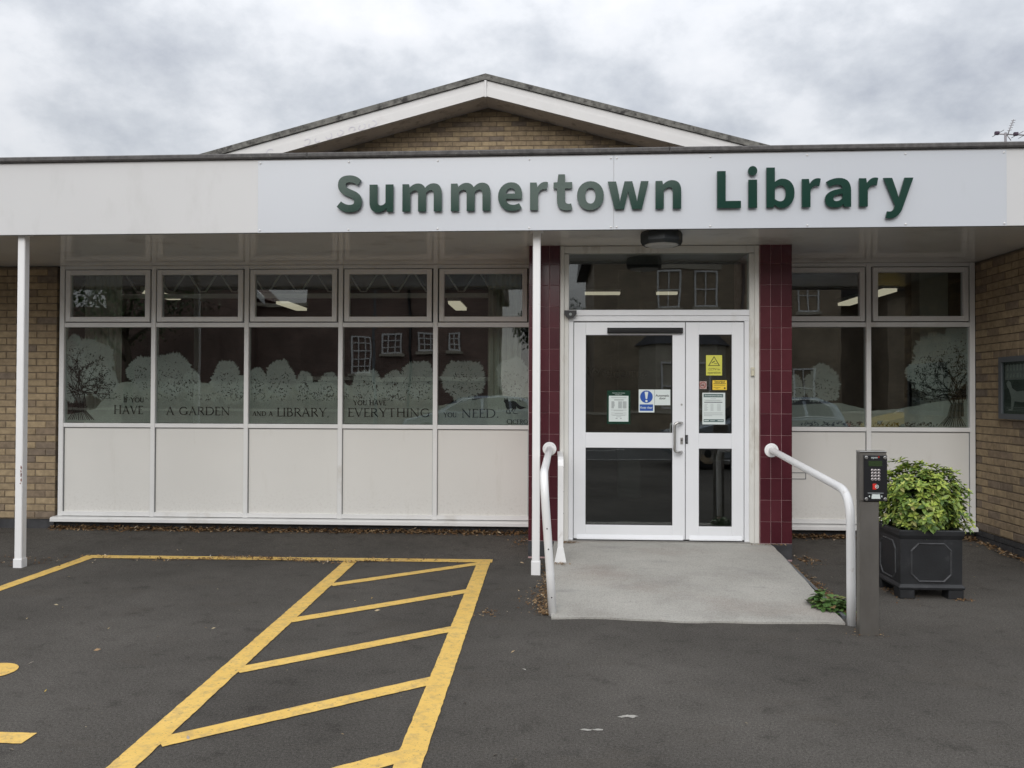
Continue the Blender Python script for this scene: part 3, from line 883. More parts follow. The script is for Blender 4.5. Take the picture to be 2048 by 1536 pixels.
MB().box(0.153, 1.802, DYF + 0.03, DYF + 0.036, 2.286, 2.814).build('pane', 'glass', ent)
MB().box(0.155, 1.80, DYF - 0.03, DYF + 0.12, RB - 0.02, RB + 0.012).build('threshold', 'steel', ent)
MB().box(0.157, 1.798, DYF + 0.062, DYF + 0.1, 2.172, 2.184).build('head_gap', 'dark_gap', ent)
def door(x0, x1, gl, glz):
    y = DYF + 0.014
    m = MB(); b = 0.004
    z0, z1 = RB + 0.022, 2.174
    ga, gb = gl
    (u0, u1), (l0, l1) = glz
    m.bbox(x0, ga, y, y + 0.045, z0, z1, b); m.bbox(gb, x1, y, y + 0.045, z0, z1, b)
    m.bbox(ga, gb, y + 0.0006, y + 0.045, u1, z1, 0.003); m.bbox(ga, gb, y + 0.0006, y + 0.045, l1, u0, 0.003); m.bbox(ga, gb, y + 0.0006, y + 0.045, z0, l0, 0.003)
    d = m.build('door', 'door_white', lib)
    MB().box(ga - 0.002, gb + 0.002, y + 0.02, y + 0.026, u0 - 0.002, u1 + 0.002).build('pane', 'glass', d)
    MB().box(ga - 0.002, gb + 0.002, y + 0.02, y + 0.026, l0 - 0.002, l1 + 0.002).build('pane', 'glass', d)
    g_ = MB()
    for (w0, w1) in ((u0, u1), (l0, l1)):       # rubber gasket
        g_.box(ga, ga + 0.005, y + 0.006, y + 0.019, w0, w1); g_.box(gb - 0.005, gb, y + 0.006, y + 0.019, w0, w1)
        g_.box(ga + 0.005, gb - 0.005, y + 0.006, y + 0.019, w1 - 0.005, w1); g_.box(ga + 0.005, gb - 0.005, y + 0.006, y + 0.019, w0, w0 + 0.005)
    g_.build('gasket', 'black_plastic', d)
    s = MB().prism([(x0 + 0.03, y, z0 + 0.04), (x0 + 0.03, y - 0.022, z0 + 0.008), (x0 + 0.03, y - 0.022, z0 - 0.002), (x0 + 0.03, y, z0 - 0.002)], (x1 - x0 - 0.05, 0, 0))
    s.build('weather_bar', 'door_white', d)
    return d, y
dL, yL = door(0.203, 1.2215, (0.3125, 1.106), ((1.158, 2.057), (0.310, 1.018)))
dR, yR = door(1.2275, 1.754, (1.347, 1.645), ((1.156, 2.061), (0.305, 1.016)))
MB().box(1.2215, 1.2275, yL + 0.02, yL + 0.04, RB + 0.02, 2.174).build('meeting_gap', 'dark_gap', ent)
MB().box(0.198, 0.203, yL + 0.02, yL + 0.04, RB + 0.02, 2.174).build('hinge_gap', 'dark_gap', ent)
MB().box(1.754, 1.758, yL + 0.02, yL + 0.04, RB + 0.02, 2.174).build('hinge_gap', 'dark_gap', ent)
# pull handle: D shape, offset to the left of its fixings
hp = []
zt, zb, xf, xg = 1.252, 0.985, 1.190, 1.118
def arc(c, a0, a1, r, u, v, n=6):
    return [Vector(c) + Vector(u) * r * math.cos(a0 + (a1 - a0) * k / n) + Vector(v) * r * math.sin(a0 + (a1 - a0) * k / n) for k in range(n + 1)]
yo = yL - 0.06
hp += [(xf, yL, zt), (xf - 0.012, yL - 0.030, zt)]
hp += [(xf - 0.03, yo + 0.004, zt)] + arc((xg + 0.03, yo, zt - 0.03), math.pi / 2, math.pi, 0.03, (1, 0, 0), (0, 0, 1))
hp += arc((xg + 0.03, yo, zb + 0.03), math.pi, 1.5 * math.pi, 0.03, (1, 0, 0), (0, 0, 1)) + [(xf - 0.03, yo + 0.004, zb), (xf - 0.012, yL - 0.030, zb), (xf, yL, zb)]
MB().tube(hp, 0.0125, 12).build('pull_handle', 'steel', dL)
hp2 = [(p[0] - 0.012 if i > 1 else p[0], 2 * (yL + 0.022) - p[1], p[2]) for i, p in enumerate(hp)]
MB().tube(hp2, 0.0125, 12).build('pull_handle', 'steel', dL)
m = MB().bbox(1.178, 1.202, yL - 0.004, yL + 0.002, 1.055, 1.115, 0.001); pl = m.build('lock_plate', 'steel', dL)
MB().lathe((1.190, yL - 0.003, 1.092), (0, -1, 0), [(0, 0.008), (0.006, 0.008)], 12).build('keyhole', 'key_face', pl)
MB().lathe((1.189, yL + 0.002, 1.418), (0, -1, 0), [(0, 0.010), (0.006, 0.009)], 14).build('lock_cylinder', 'steel', dL)
m = MB().bbox(1.226, 1.246, yL - 0.010, yL + 0.004, 1.060, 1.140, 0.003); k_ = m.build('keep_plate', 'black_plastic', dR)
MB().box(1.233, 1.240, yL - 0.0115, yL - 0.009, 1.072, 1.128).build('keep_slot', 'galvanised', k_)
# safety sensor bar across the top of the left leaf
m = MB(); m.bbox(0.508, 1.197, yL - 0.045, yL, 2.072, 2.122, 0.014)
sb = m.build('sensor_bar', 'black_plastic', dL)
MB().box(0.53, 1.175, yL - 0.047, yL - 0.0445, 2.088, 2.104).build('sensor_strip', 'dark_gap', sb)

# things fixed round the door
t = thing('motion_sensor', 'small black motion sensor on the frame above the door', 'sensor', (0.168, DYF, 2.245))
m = MB()
pr = [(-0.056, 0.035), (0.056, 0.035), (0.056, 0.008), (0.040, -0.020), (0.018, -0.036), (-0.018, -0.036), (-0.040, -0.020), (-0.056, 0.008)]
m.prism([(0.168 + a_, DYF - 0.06, 2.245 + b_ * 0.95) for a_, b_ in pr], (0, 0.058, 0))
m.build('housing', 'black_plastic', t)
MB().lathe((0.168, DYF - 0.060, 2.242), (0, -1, 0), [(0, 0.014), (0.004, 0.012)], 16).build('lens', 'ink_grey', t)
t = thing('bell_push', 'small cream bell push on the white jamb right of the door', 'bell push', (1.826, DYF - 0.012, 1.68))
MB().bbox(1.811, 1.841, DYF - 0.030, DYF - 0.012, 1.682, 1.760, 0.004).build('body', 'bell_cream', t)
MB().lathe((1.826, DYF - 0.030, 1.737), (0, -1, 0), [(0, 0.006), (0.003, 0.005)], 12).build('button', 'ink_grey', t)

t = thing('bulkhead_light', 'round dark bulkhead light on the canopy ceiling above the door', 'lamp', (0.92, -1.68, SZ - 0.105))
m = MB(); m.lathe((0.92, -1.68, SZ), (0, 0, -1), [(0, 0.166), (0.02, 0.176), (0.085, 0.176), (0.112, 0.162), (0.112, 0.150), (0.098, 0.148)], 8)
m.build('housing', 'lamp_body', t)
m = MB(); m.smooth = True; m.lathe((0.92, -1.68, SZ - 0.098), (0, 0, -1), [(0, 0.146), (0.015, 0.14), (0.026, 0.11), (0.032, 0.06), (0.034, 0.01)], 24)
m.build('diffuser', 'lamp_diffuser', t)

# ---------------------------------------------------------------- interior behind the glass
def room(name, m_, mat): return m_.build(name, mat, lib)
room('interior_floor', MB().box(-6.4, 6.0, 0.21, 9.0, 0.02, 0.12), 'carpet')
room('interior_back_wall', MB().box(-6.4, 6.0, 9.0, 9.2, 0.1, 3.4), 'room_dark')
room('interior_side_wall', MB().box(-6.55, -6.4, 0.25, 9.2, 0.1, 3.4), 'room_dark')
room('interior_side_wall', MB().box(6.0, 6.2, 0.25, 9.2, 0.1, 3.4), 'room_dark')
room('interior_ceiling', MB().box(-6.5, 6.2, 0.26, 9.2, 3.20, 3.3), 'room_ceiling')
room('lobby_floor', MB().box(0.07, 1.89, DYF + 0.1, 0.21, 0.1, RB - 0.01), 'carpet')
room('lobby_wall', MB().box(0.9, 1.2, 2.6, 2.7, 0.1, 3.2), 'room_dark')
# lattice beam just inside the windows
TY = 0.55
tr = MB(); tr.box(-6.3, -0.4, TY - 0.03, TY + 0.03, 2.59, 2.64); tr.box(-6.3, -0.4, TY - 0.03, TY + 0.03, 2.985, 3.04)
tro = tr.build('lattice_beam', 'truss_paint', lib)
pts = []
x = -6.2; hi = True
zg = MB()
path = []
k = 0
while x < -0.5:
    path.append((x - 0.03, TY, 2.86 if k % 2 else 2.665)); path.append((x + 0.03, TY, 2.86 if k % 2 else 2.665))
    x += 0.185; k += 1
zg.tube(path, 0.0115, 6); zg.build('zigzag_bar', 'truss_paint', tro)
for cxp, cw in ((-5.02, 0.42), (-0.52, 0.36)):
    c = MB(); n = 26
    for i in range(n):
        a0, a1 = i / n, (i + 1) / n
        f_ = lambda a_: (cxp - cw / 2 + cw * a_, 0.33 + 0.02 * math.sin(a_ * 34), 0)
        p, q = f_(a0), f_(a1)
        c.quad((p[0], p[1], 0.2), (q[0], q[1], 0.2), (q[0], q[1], 2.95), (p[0], p[1], 2.95))
    o = c.build('curtain', 'curtain')
    tag(o, 'pale curtain inside the leftmost window by the brick wall' if cxp < -3 else 'pale curtain inside the window just left of the tiled pillar', 'curtain')
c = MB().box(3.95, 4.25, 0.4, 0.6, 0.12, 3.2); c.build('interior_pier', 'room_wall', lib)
lights = [(-5.30, 1.9, 2.7, 0), (-3.95, 3.2, 4.2, 0), (-1.42, 3.2, 4.2, 0), (4.25, 1.9, 3.6, 0)]
lab = ['lit ceiling strip light behind the leftmost window', 'lit ceiling strip light behind the third window from the left', 'lit ceiling strip light behind the window next to the entrance',
       'lit ceiling strip light behind the right hand windows']
for (x, y0, y1, _), lb in zip(lights, lab):
    t = thing('strip_light', lb, 'lamp', (x, y0, 2.92), 'ceiling strip lights')
    MB().box(x - 0.10, x + 0.10, y0, y1, 2.86, 2.91).build('housing', 'truss_paint', t)
    MB().box(x - 0.085, x + 0.085, y0 + 0.02, y1 - 0.02, 2.82, 2.859).build('diffuser', 'tube_light', t)
for x0, x1, lb in ((0.40, 0.84, 'lit yellow strip light behind the left of the glass above the door'), (1.28, 1.54, 'lit yellow strip light behind the middle of the glass above the door')):
    t = thing('strip_light', lb, 'lamp', (x0, 1.5, 2.7), 'ceiling strip lights')
    MB().box(x0, x1, 1.5, 1.62, 2.775, 2.80).build('housing', 'truss_paint', t)
    MB().box(x0 + 0.005, x1 - 0.005, 1.505, 1.6, 2.745, 2.774).build('diffuser', 'tube_light', t)

# ---------------------------------------------------------------- sign over the canopy
sign = thing('sign_board', 'long white fascia sign with raised dark green letters reading Summertown Library', 'sign', (0, FY, SZ), rotz=FROT)
SY = FY - 0.006
for x0, x1 in ((-2.475, 0.499), (0.503, 3.60)):
    MB().bbox(x0, x1, SY, FY - 0.001, SZ - 0.024, FT - 0.012, 0.0012).build('board', 'sign_white', sign)
screw_me = MB(); screw_me.smooth = True
screw_me.lathe((0, 0, 0), (0, -1, 0), [(0, 0.009), (0.003, 0.0085), (0.006, 0.005), (0.007, 0.001)], 10)
screw_me = screw_me.mesh('screw', 'white_frame')
for xs_ in (-2.455, -1.70, -0.95, -0.19, 0.478, 0.525, 1.28, 2.05, 2.82, 3.58):
    for z in (SZ - 0.004, FT - 0.034): inst('screw', screw_me, sign, (xs_, SY, z))

def path(s, n=7):
    """tiny path language: M x y, L x y, Q cx cy x y, C c1 c2 p, Z"""
    tk = s.split(); i = 0; out = []; cur = []; p = (0, 0)
    def num(k): return [float(t_) for t_ in tk[i + 1:i + 1 + k]]
    while i < len(tk):
        c = tk[i]
        if c == 'M':
            if cur: out.append(cur)
            a_ = num(2); p = (a_[0], a_[1]); cur = [p]; i += 3
        elif c == 'L':
            a_ = num(2); p = (a_[0], a_[1]); cur.append(p); i += 3
        elif c == 'Q':
            a_ = num(4)
            for k in range(1, n + 1):
                t_ = k / n
                cur.append(((1 - t_) ** 2 * p[0] + 2 * t_ * (1 - t_) * a_[0] + t_ * t_ * a_[2], (1 - t_) ** 2 * p[1] + 2 * t_ * (1 - t_) * a_[1] + t_ * t_ * a_[3]))
            p = (a_[2], a_[3]); i += 5
        elif c == 'C':
            a_ = num(6)
            for k in range(1, n + 1):
                t_ = k / n; u_ = 1 - t_
                cur.append((u_ ** 3 * p[0] + 3 * u_ * u_ * t_ * a_[0] + 3 * u_ * t_ * t_ * a_[2] + t_ ** 3 * a_[4], u_ ** 3 * p[1] + 3 * u_ * u_ * t_ * a_[1] + 3 * u_ * t_ * t_ * a_[3] + t_ ** 3 * a_[5]))
            p = (a_[4], a_[5]); i += 7
        else:
            i += 1
    if cur: out.append(cur)
    return [[q for k, q in enumerate(c_) if k == 0 or (abs(q[0] - c_[k - 1][0]) + abs(q[1] - c_[k - 1][1])) > 1e-6] for c_ in out]
# bold humanist glyphs, units: x-height 185, stroke 55, baseline 0, y up
GL = {
 'S': 'M 0 38 L 30 75 Q 58 50 90 50 Q 122 50 122 72 Q 122 88 96 100 L 60 116 Q 8 138 8 188 Q 8 253 88 253 Q 138 253 170 218 L 144 183 Q 120 205 88 205 Q 62 205 62 186 Q 62 172 88 160 L 122 145 Q 175 122 175 74 Q 175 -1 88 -1 Q 36 -1 0 38 Z',
 'u': 'M 0 187 L 55 187 L 55 74 Q 55 44 80 44 Q 98 44 111 63 L 111 187 L 165 187 L 165 0 L 121 0 L 117 24 Q 92 -4 60 -4 Q 0 -4 0 68 Z',
 'm': 'M 0 187 L 45 187 L 50 163 Q 75 191 106 191 Q 142 191 156 161 Q 182 191 213 191 Q 271 191 271 119 L 271 0 L 216 0 L 216 112 Q 216 144 195 144 Q 180 144 163 126 L 163 0 L 108 0 L 108 112 Q 108 144 88 144 Q 73 144 55 126 L 55 0 L 0 0 Z',
 'n': 'M 0 187 L 45 187 L 50 163 Q 77 191 108 191 Q 170 191 170 119 L 170 0 L 115 0 L 115 112 Q 115 144 92 144 Q 76 144 55 124 L 55 0 L 0 0 Z',
 'e': 'M 88 191 C 140 191 164 154 164 106 Q 164 90 161 78 L 54 78 Q 60 38 104 38 Q 124 38 143 49 L 161 16 Q 132 -4 96 -4 C 40 -4 0 34 0 94 C 0 152 42 191 88 191 Z M 53 114 L 116 114 Q 116 150 88 150 Q 60 150 53 114 Z',
 'r': 'M 0 187 L 45 187 L 50 154 Q 70 191 103 191 Q 114 191 122 187 L 113 139 Q 104 142 96 142 Q 69 142 55 108 L 55 0 L 0 0 Z',
 't': 'M 32 240 L 78 240 L 78 187 L 126 187 L 126 144 L 78 144 L 78 68 Q 78 40 102 40 Q 110 40 119 43 L 128 4 Q 112 -4 89 -4 Q 23 -4 23 68 L 23 144 L 0 144 L 0 185 L 26 187 Z',
 'o': 'M 90 191 C 140 191 180 154 180 94 C 180 33 140 -4 90 -4 C 40 -4 0 33 0 94 C 0 154 40 191 90 191 Z M 90 147 C 68 147 56 127 56 94 C 56 60 68 40 90 40 C 112 40 124 60 124 94 C 124 127 112 147 90 147 Z',
 'w': 'M 0 187 L 56 187 L 76 90 L 82 50 L 89 90 L 112 187 L 164 187 L 188 90 L 196 50 L 202 90 L 221 187 L 273 187 L 229 0 L 163 0 L 143 82 L 136 122 L 129 82 L 110 0 L 46 0 Z',
 'L': 'M 0 247 L 56 247 L 56 47 L 156 47 L 156 0 L 0 0 Z',
 'b': 'M 0 266 L 55 266 L 55 170 Q 78 191 104 191 C 152 191 183 154 183 97 C 183 33 144 -4 102 -4 Q 76 -4 52 18 L 47 0 L 0 0 Z M 55 126 L 55 56 Q 72 41 90 41 Q 126 41 126 96 Q 126 146 92 146 Q 73 146 55 126 Z',
 'a': 'M 100 0 Q 84 -4 55 -4 Q 0 -4 0 50 Q 0 112 113 120 Q 111 147 80 147 Q 55 147 28 130 L 8 166 Q 46 191 90 191 Q 168 191 168 106 L 168 0 L 123 0 L 119 20 Q 110 6 100 0 Z M 113 86 Q 53 80 53 56 Q 53 38 74 38 Q 94 38 113 58 Z',
 'y': 'M 0 187 L 56 187 L 88 92 L 98 52 L 109 92 L 136 187 L 192 187 L 118 -24 Q 92 -80 42 -80 Q 26 -80 14 -76 L 24 -33 Q 32 -35 38 -35 Q 62 -35 70 -8 L 74 6 Z',
}
ci = 'M ' + ' L '.join('%.2f %.2f' % (28.5 + 30 * math.cos(k * math.pi / 12), 246 + 32 * math.sin(k * math.pi / 12)) for k in range(24)) + ' Z'
GL['i'] = 'M 0 187 L 57 187 L 57 0 L 0 0 Z ' + ci
US = 0.001212
word = [('S', -1.792), ('u', -1.516), ('m', -1.240), ('m', -0.836), ('e', -0.446), ('r', -0.183), ('t', 0.009), ('o', 0.201), ('w', 0.450), ('n', 0.836),
        ('L', 1.329), ('i', 1.577), ('b', 1.720), ('r', 2.000), ('a', 2.181), ('r', 2.448), ('y', 2.636)]
glc = {}
for ch, x in word:
    if ch not in glc: glc[ch] = curve_mesh(path(GL[ch]), 10)
    vs, fs = glc[ch]
    m = MB()
    z0 = SZ + 0.135
    m.add([(x + v.x * US, SY - 0.024 + v.z * US * (-1) * 0.7, z0 + v.y * US * 1.0) for v in vs], fs)
    m.build('letter', 'letter_green', sign)

# ---------------------------------------------------------------- frosted window film
FYI = 0.042            # just behind the lower panes
def px2x(px): return -5.32 + (px - 121.0) * (5.10 / (1056.0 - 121.0)) if px < 1200 else DX[1] + (px - 1737.5) * (1.068 / 213.0)
def py2z(py): return 1.16 - (py - 853.5) / 189.0 if True else 0
def blob(cx, cz, rx_, rz_, seed, n=260, rough=0.17):
    rnd = random.Random(seed)
    ph = [rnd.uniform(0, 6.28) for _ in range(6)]
    pts = []
    for k in range(n):
        a_ = 2 * math.pi * k / n
        r_ = 1 + 0.06 * math.sin(3 * a_ + ph[0]) + 0.05 * math.sin(5 * a_ + ph[1]) + 0.05 * abs(math.sin(4.5 * a_ + ph[2])) + 0.05 * abs(math.sin(13 * a_ + ph[3])) + rough * (rnd.random() - 0.6) * (0.5 + rnd.random())
        pts.append((cx + rx_ * r_ * math.cos(a_), cz + rz_ * r_ * math.sin(a_)))
    return pts
layer = [0]
def film_poly(win, pts, mat, name, x0, x1, dy):
    pts = clip_rect(pts, x0 + 0.004, x1 - 0.004, ROW_S + 0.028, ROW_R - 0.03)
    if len(pts) < 3: return
    vf = curve_mesh([pts], 0.0)
    m = MB(); put_xz(m, vf, 0, FYI + dy, 0)
    return m.build(name, mat, win)
hills = {0: [(190, 822), (215, 790), (245, 766), (310, 760)], 1: [(305, 764), (360, 772), (430, 766), (495, 764)], 2: [(490, 764), (600, 770), (690, 774)], 3: [(680, 782), (740, 772), (880, 768)],
         4: [(868, 812), (930, 802), (1000, 788), (1060, 780)], 5: [(1500, 812), (1600, 806), (1680, 802), (1745, 816)], 6: [(1735, 818), (1800, 814), (1880, 798), (1960, 792)]}
trees = {0: [(287, 746, 31, 33), (182, 728, 44, 50), (150, 760, 34, 45), (205, 765, 30, 32), (150, 700, 20, 30)], 1: [(300, 750, 22, 28), (345, 748, 40, 42), (385, 765, 20, 22), (456, 758, 30, 34), (490, 775, 20, 22)],
         2: [(515, 762, 20, 26), (563, 757, 30, 35), (612, 766, 18, 22), (662, 768, 20, 22), (640, 780, 16, 16)], 3: [(735, 772, 28, 33), (788, 772, 26, 28), (834, 758, 34, 36), (690, 780, 10, 14)],
         4: [(925, 760, 42, 40), (1020, 752, 30, 38)], 5: [(1585, 775, 22, 26), (1646, 765, 33, 36)], 6: [(1885, 730, 58, 60), (1930, 700, 40, 55), (1850, 745, 30, 30)]}
rl = random.Random(77)
def leaf_marks(m, cx, cz, rx_, rz_, n, s):
    for _ in range(n):
        a_ = rl.uniform(0, 6.283); q = math.sqrt(rl.random()) * 0.85
        x, z = cx + rx_ * q * math.cos(a_), cz + rz_ * q * math.sin(a_)
        b_ = rl.uniform(0, 3.14); l_ = rl.uniform(0.6, 1.3) * s; w_ = l_ * 0.35
        ux, uz = math.cos(b_), math.sin(b_)
        y = FYI - 0.0035 - rl.uniform(0, 0.0012)
        m.quad((x - ux * l_, y, z - uz * l_), (x + uz * w_, y, z - ux * w_), (x + ux * l_, y, z + uz * l_), (x - uz * w_, y, z + ux * w_))
def in_pane(m, x0, x1):
    keep = []
    for f_ in range(len(m.f)):
        vs_ = [m.v[i] for i in m.f[f_]]
        if all(x0 + 0.004 < v.x < x1 - 0.004 and ROW_S + 0.026 < v.z < ROW_R - 0.03 for v in vs_): keep.append(f_)
    m2 = MB()
    for f_ in keep: m2.quad(*[m.v[i] for i in m.f[f_]])
    return m2
def limb(m, pts, w0, w1):
    n = len(pts)
    for i in range(n - 1):
        p, q = pts[i], pts[i + 1]
        dx, dz = q[0] - p[0], q[1] - p[1]; d = math.hypot(dx, dz) or 1
        nx_, nz_ = -dz / d, dx / d
        a_ = w0 + (w1 - w0) * i / (n - 1); b_ = w0 + (w1 - w0) * (i + 1) / (n - 1)
        y = FYI - 0.005 - rl.uniform(0, 0.0015)
        m.quad((p[0] + nx_ * a_, y, p[1] + nz_ * a_), (q[0] + nx_ * b_, y, q[1] + nz_ * b_), (q[0] - nx_ * b_, y, q[1] - nz_ * b_), (p[0] - nx_ * a_, y, p[1] - nz_ * a_))
def old_tree(m, bx, bz, tx, tz, s, w):
    """line art of a gnarled tree: trunk strokes, twisting branches with tufts"""
    for k in range(15):
        o = (k - 7) / 7
        pts = [(bx + s * o * 0.22, bz - 0.01 * rl.random()), (bx + s * o * 0.10, bz + s * 0.12), (bx + s * (o * 0.075 + 0.02), bz + s * 0.28), (bx + s * (o * 0.10 + rl.uniform(-.05, .05)), bz + s * 0.40)]
        limb(m, pts, w * rl.uniform(0.6, 2.4), w * rl.uniform(0.4, 1.4))
    for k in range(40):
        a_ = rl.uniform(-0.3, math.pi + 0.2)
        p = (bx + s * rl.uniform(-0.08, 0.08), bz + s * rl.uniform(0.34, 0.46)); pts = [p]
        for j in range(7):
            a_ += rl.uniform(-0.75, 0.75)
            a_ = 0.88 * a_ + 0.12 * math.pi / 2
            l_ = s * rl.uniform(0.05, 0.12)
            p = (p[0] + math.cos(a_) * l_ + tx * 0.1 * s, p[1] + math.sin(a_) * l_ * 0.9); pts.append(p)
            if j > 1: leaf_marks(m, p[0], p[1], 0.04 * s, 0.035 * s, 7, 0.011)
        limb(m, pts, w * 1.3, w * 0.35)
# roman capitals, cap height 1; ('l',x0,y0,x1,y1,w) stroke, ('a',cx,cy,rx,ry,deg0,deg1) arc, ('s',x,y,half) serif
TK, TN = 0.115, 0.05
RC = {
 'I': (0.30, [('l', .15, 0, .15, 1, TK), ('s', .15, 0, .13), ('s', .15, 1, .13)]),
 'F': (0.56, [('l', .15, 0, .15, 1, TK), ('s', .15, 0, .13), ('l', .05, .975, .52, .975, TN), ('l', .15, .53, .44, .53, TN), ('l', .52, 1, .52, .86, .04)]),
 'E': (0.60, [('l', .15, 0, .15, 1, TK), ('l', .05, .975, .54, .975, TN), ('l', .15, .53, .46, .53, TN), ('l', .05, .025, .57, .025, TN), ('l', .54, 1, .54, .87, .04), ('l', .56, 0, .57, .15, .04)]),
 'L': (0.58, [('l', .15, 0, .15, 1, TK), ('s', .15, 1, .13), ('l', .05, .025, .55, .025, TN), ('l', .55, 0, .56, .17, .04)]),
 'H': (0.90, [('l', .16, 0, .16, 1, TK), ('l', .74, 0, .74, 1, TK), ('l', .16, .53, .74, .53, TN), ('s', .16, 0, .13), ('s', .16, 1, .13), ('s', .74, 0, .13), ('s', .74, 1, .13)]),
 'Y': (0.80, [('l', .10, 1, .42, .48, TK), ('l', .72, 1, .42, .48, TN), ('l', .42, 0, .42, .5, TK), ('s', .42, 0, .13), ('s', .10, 1, .10), ('s', .72, 1, .10)]),
 'O': (0.98, [('a', .49, .5, .41, .47, 0, 360)]),
 'U': (0.82, [('l', .15, .3, .15, 1, TK), ('l', .68, .3, .68, 1, TN), ('a', .415, .31, .265, .285, 180, 360), ('s', .15, 1, .12), ('s', .68, 1, .11)]),
 'A': (0.84, [('l', .10, 0, .41, 1, TN), ('l', .40, 1, .74, 0, TK), ('l', .22, .36, .62, .36, TN), ('s', .10, 0, .10), ('s', .74, 0, .11)]),
 'V': (0.82, [('l', .09, 1, .42, 0, TK), ('l', .42, 0, .73, 1, TN), ('s', .09, 1, .11), ('s', .73, 1, .10)]),
 'G': (0.92, [('a', .48, .5, .40, .47, 38, 322), ('l', .80, .10, .80, .44, TK), ('s', .80, .44, .12)]),
 'C': (0.84, [('a', .48, .5, .40, .47, 42, 318), ('l', .77, .74, .77, .88, .04)]),
 'R': (0.76, [('l', .15, 0, .15, 1, TK), ('a', .33, .745, .26, .23, -90, 90), ('l', .05, .975, .34, .975, TN), ('l', .15, .515, .34, .515, TN), ('l', .36, .50, .72, .0, TK), ('s', .15, 0, .13)]),
 'B': (0.70, [('l', .15, 0, .15, 1, TK), ('a', .32, .76, .22, .215, -90, 90), ('a', .34, .28, .27, .255, -90, 90), ('l', .05, .975, .33, .975, TN), ('l', .15, .54, .34, .54, TN), ('l', .05, .025, .35, .025, TN)]),
 'D': (0.92, [('l', .15, 0, .15, 1, TK), ('a', .40, .5, .44, .475, -90, 90), ('l', .05, .975, .41, .975, TN), ('l', .05, .025, .41, .025, TN)]),
 'N': (0.94, [('l', .16, 0, .16, 1, TN), ('l', .12, 1, .78, 0, TK), ('l', .78, 0, .78, 1, TN), ('s', .16, 0, .11), ('s', .78, 1, .11), ('s', .11, 1, .08)]),
 'T': (0.76, [('l', .38, 0, .38, 1, TK), ('l', .05, .975, .71, .975, TN), ('s', .38, 0, .13), ('l', .05, 1, .05, .86, .04), ('l', .71, 1, .71, .86, .04)]),
 ',': (0.26, [('l', .13, .08, .08, -.14, .07)]), '.': (0.26, [('l', .13, 0, .13, .12, .13)]), ' ': (0.40, []),
}
def roman(m, s, x0, x1, z, h, first=1.0):
    tot = sum(RC[c][0] + 0.04 for c in s)
    sx_ = (x1 - x0) / tot
    x = x0; lay = 0
    def st(ax, az, bx, bz, w):
        nonlocal lay
        lay = (lay + 1) % 9
        dx, dz = bx - ax, bz - az; d = math.hypot(dx, dz) or 1
        w = w * (1.45 if h < 0.07 else 1.12)
        nx_, nz_ = -dz / d * w / 2, dx / d * w / 2
        y = FYI - 0.008 - lay * 0.00018
        m.quad((ax + nx_, y, az + nz_), (bx + nx_, y, bz + nz_), (bx - nx_, y, bz - nz_), (ax - nx_, y, az - nz_))
    for i, c in enumerate(s):
        hh = h * (first if i == 0 else 1.0)
        w_, prims = RC[c]
        for p in prims:
            if p[0] == 'l':
                st(x + p[1] * sx_, z + p[2] * hh, x + p[3] * sx_, z + p[4] * hh, p[5] * hh)
            elif p[0] == 's':
                st(x + (p[1] - p[3]) * sx_, z + (p[2] + (0.015 if p[2] < .2 else -0.015)) * hh, x + (p[1] + p[3]) * sx_, z + (p[2] + (0.015 if p[2] < .2 else -0.015)) * hh, 0.035 * hh)
            else:
                _, cx2, cz2, rx2, rz2, d0, d1 = p
                n = max(8, int(abs(d1 - d0) / 14))
                for k in range(n):
                    t0, t1 = R(d0 + (d1 - d0) * k / n), R(d0 + (d1 - d0) * (k + 1) / n)
                    ww = TN + (TK - TN) * abs(math.cos(0.5 * (t0 + t1)))
                    st(x + (cx2 + rx2 * math.cos(t0)) * sx_, z + (cz2 + rz2 * math.sin(t0)) * hh, x + (cx2 + rx2 * math.cos(t1)) * sx_, z + (cz2 + rz2 * math.sin(t1)) * hh, ww * hh)
        x += (w_ + 0.04) * sx_
texts = {0: [('IF YOU', 249, 291, 806.5, 9.5, 1.15), ('HAVE', 229, 290, 830.5, 16.5, 1.08)], 1: [('A GARDEN', 335, 465, 832, 16.5, 1.0)], 2: [('AND A', 508.6, 549.6, 833, 9, 1.0), ('LIBRARY,', 557, 663, 833.8, 17, 1.0)],
         3: [('YOU HAVE', 708.7, 774, 810.5, 9.6, 1.0), ('EVERYTHING', 697.7, 860.4, 833.8, 17, 1.0)], 4: [('YOU', 886, 912, 834, 9.5, 1.0), ('NEED.', 920.6, 995, 834.3, 17, 1.0), ('CICERO', 1009.5, 1050.5, 846.6, 8.5, 1.12)]}
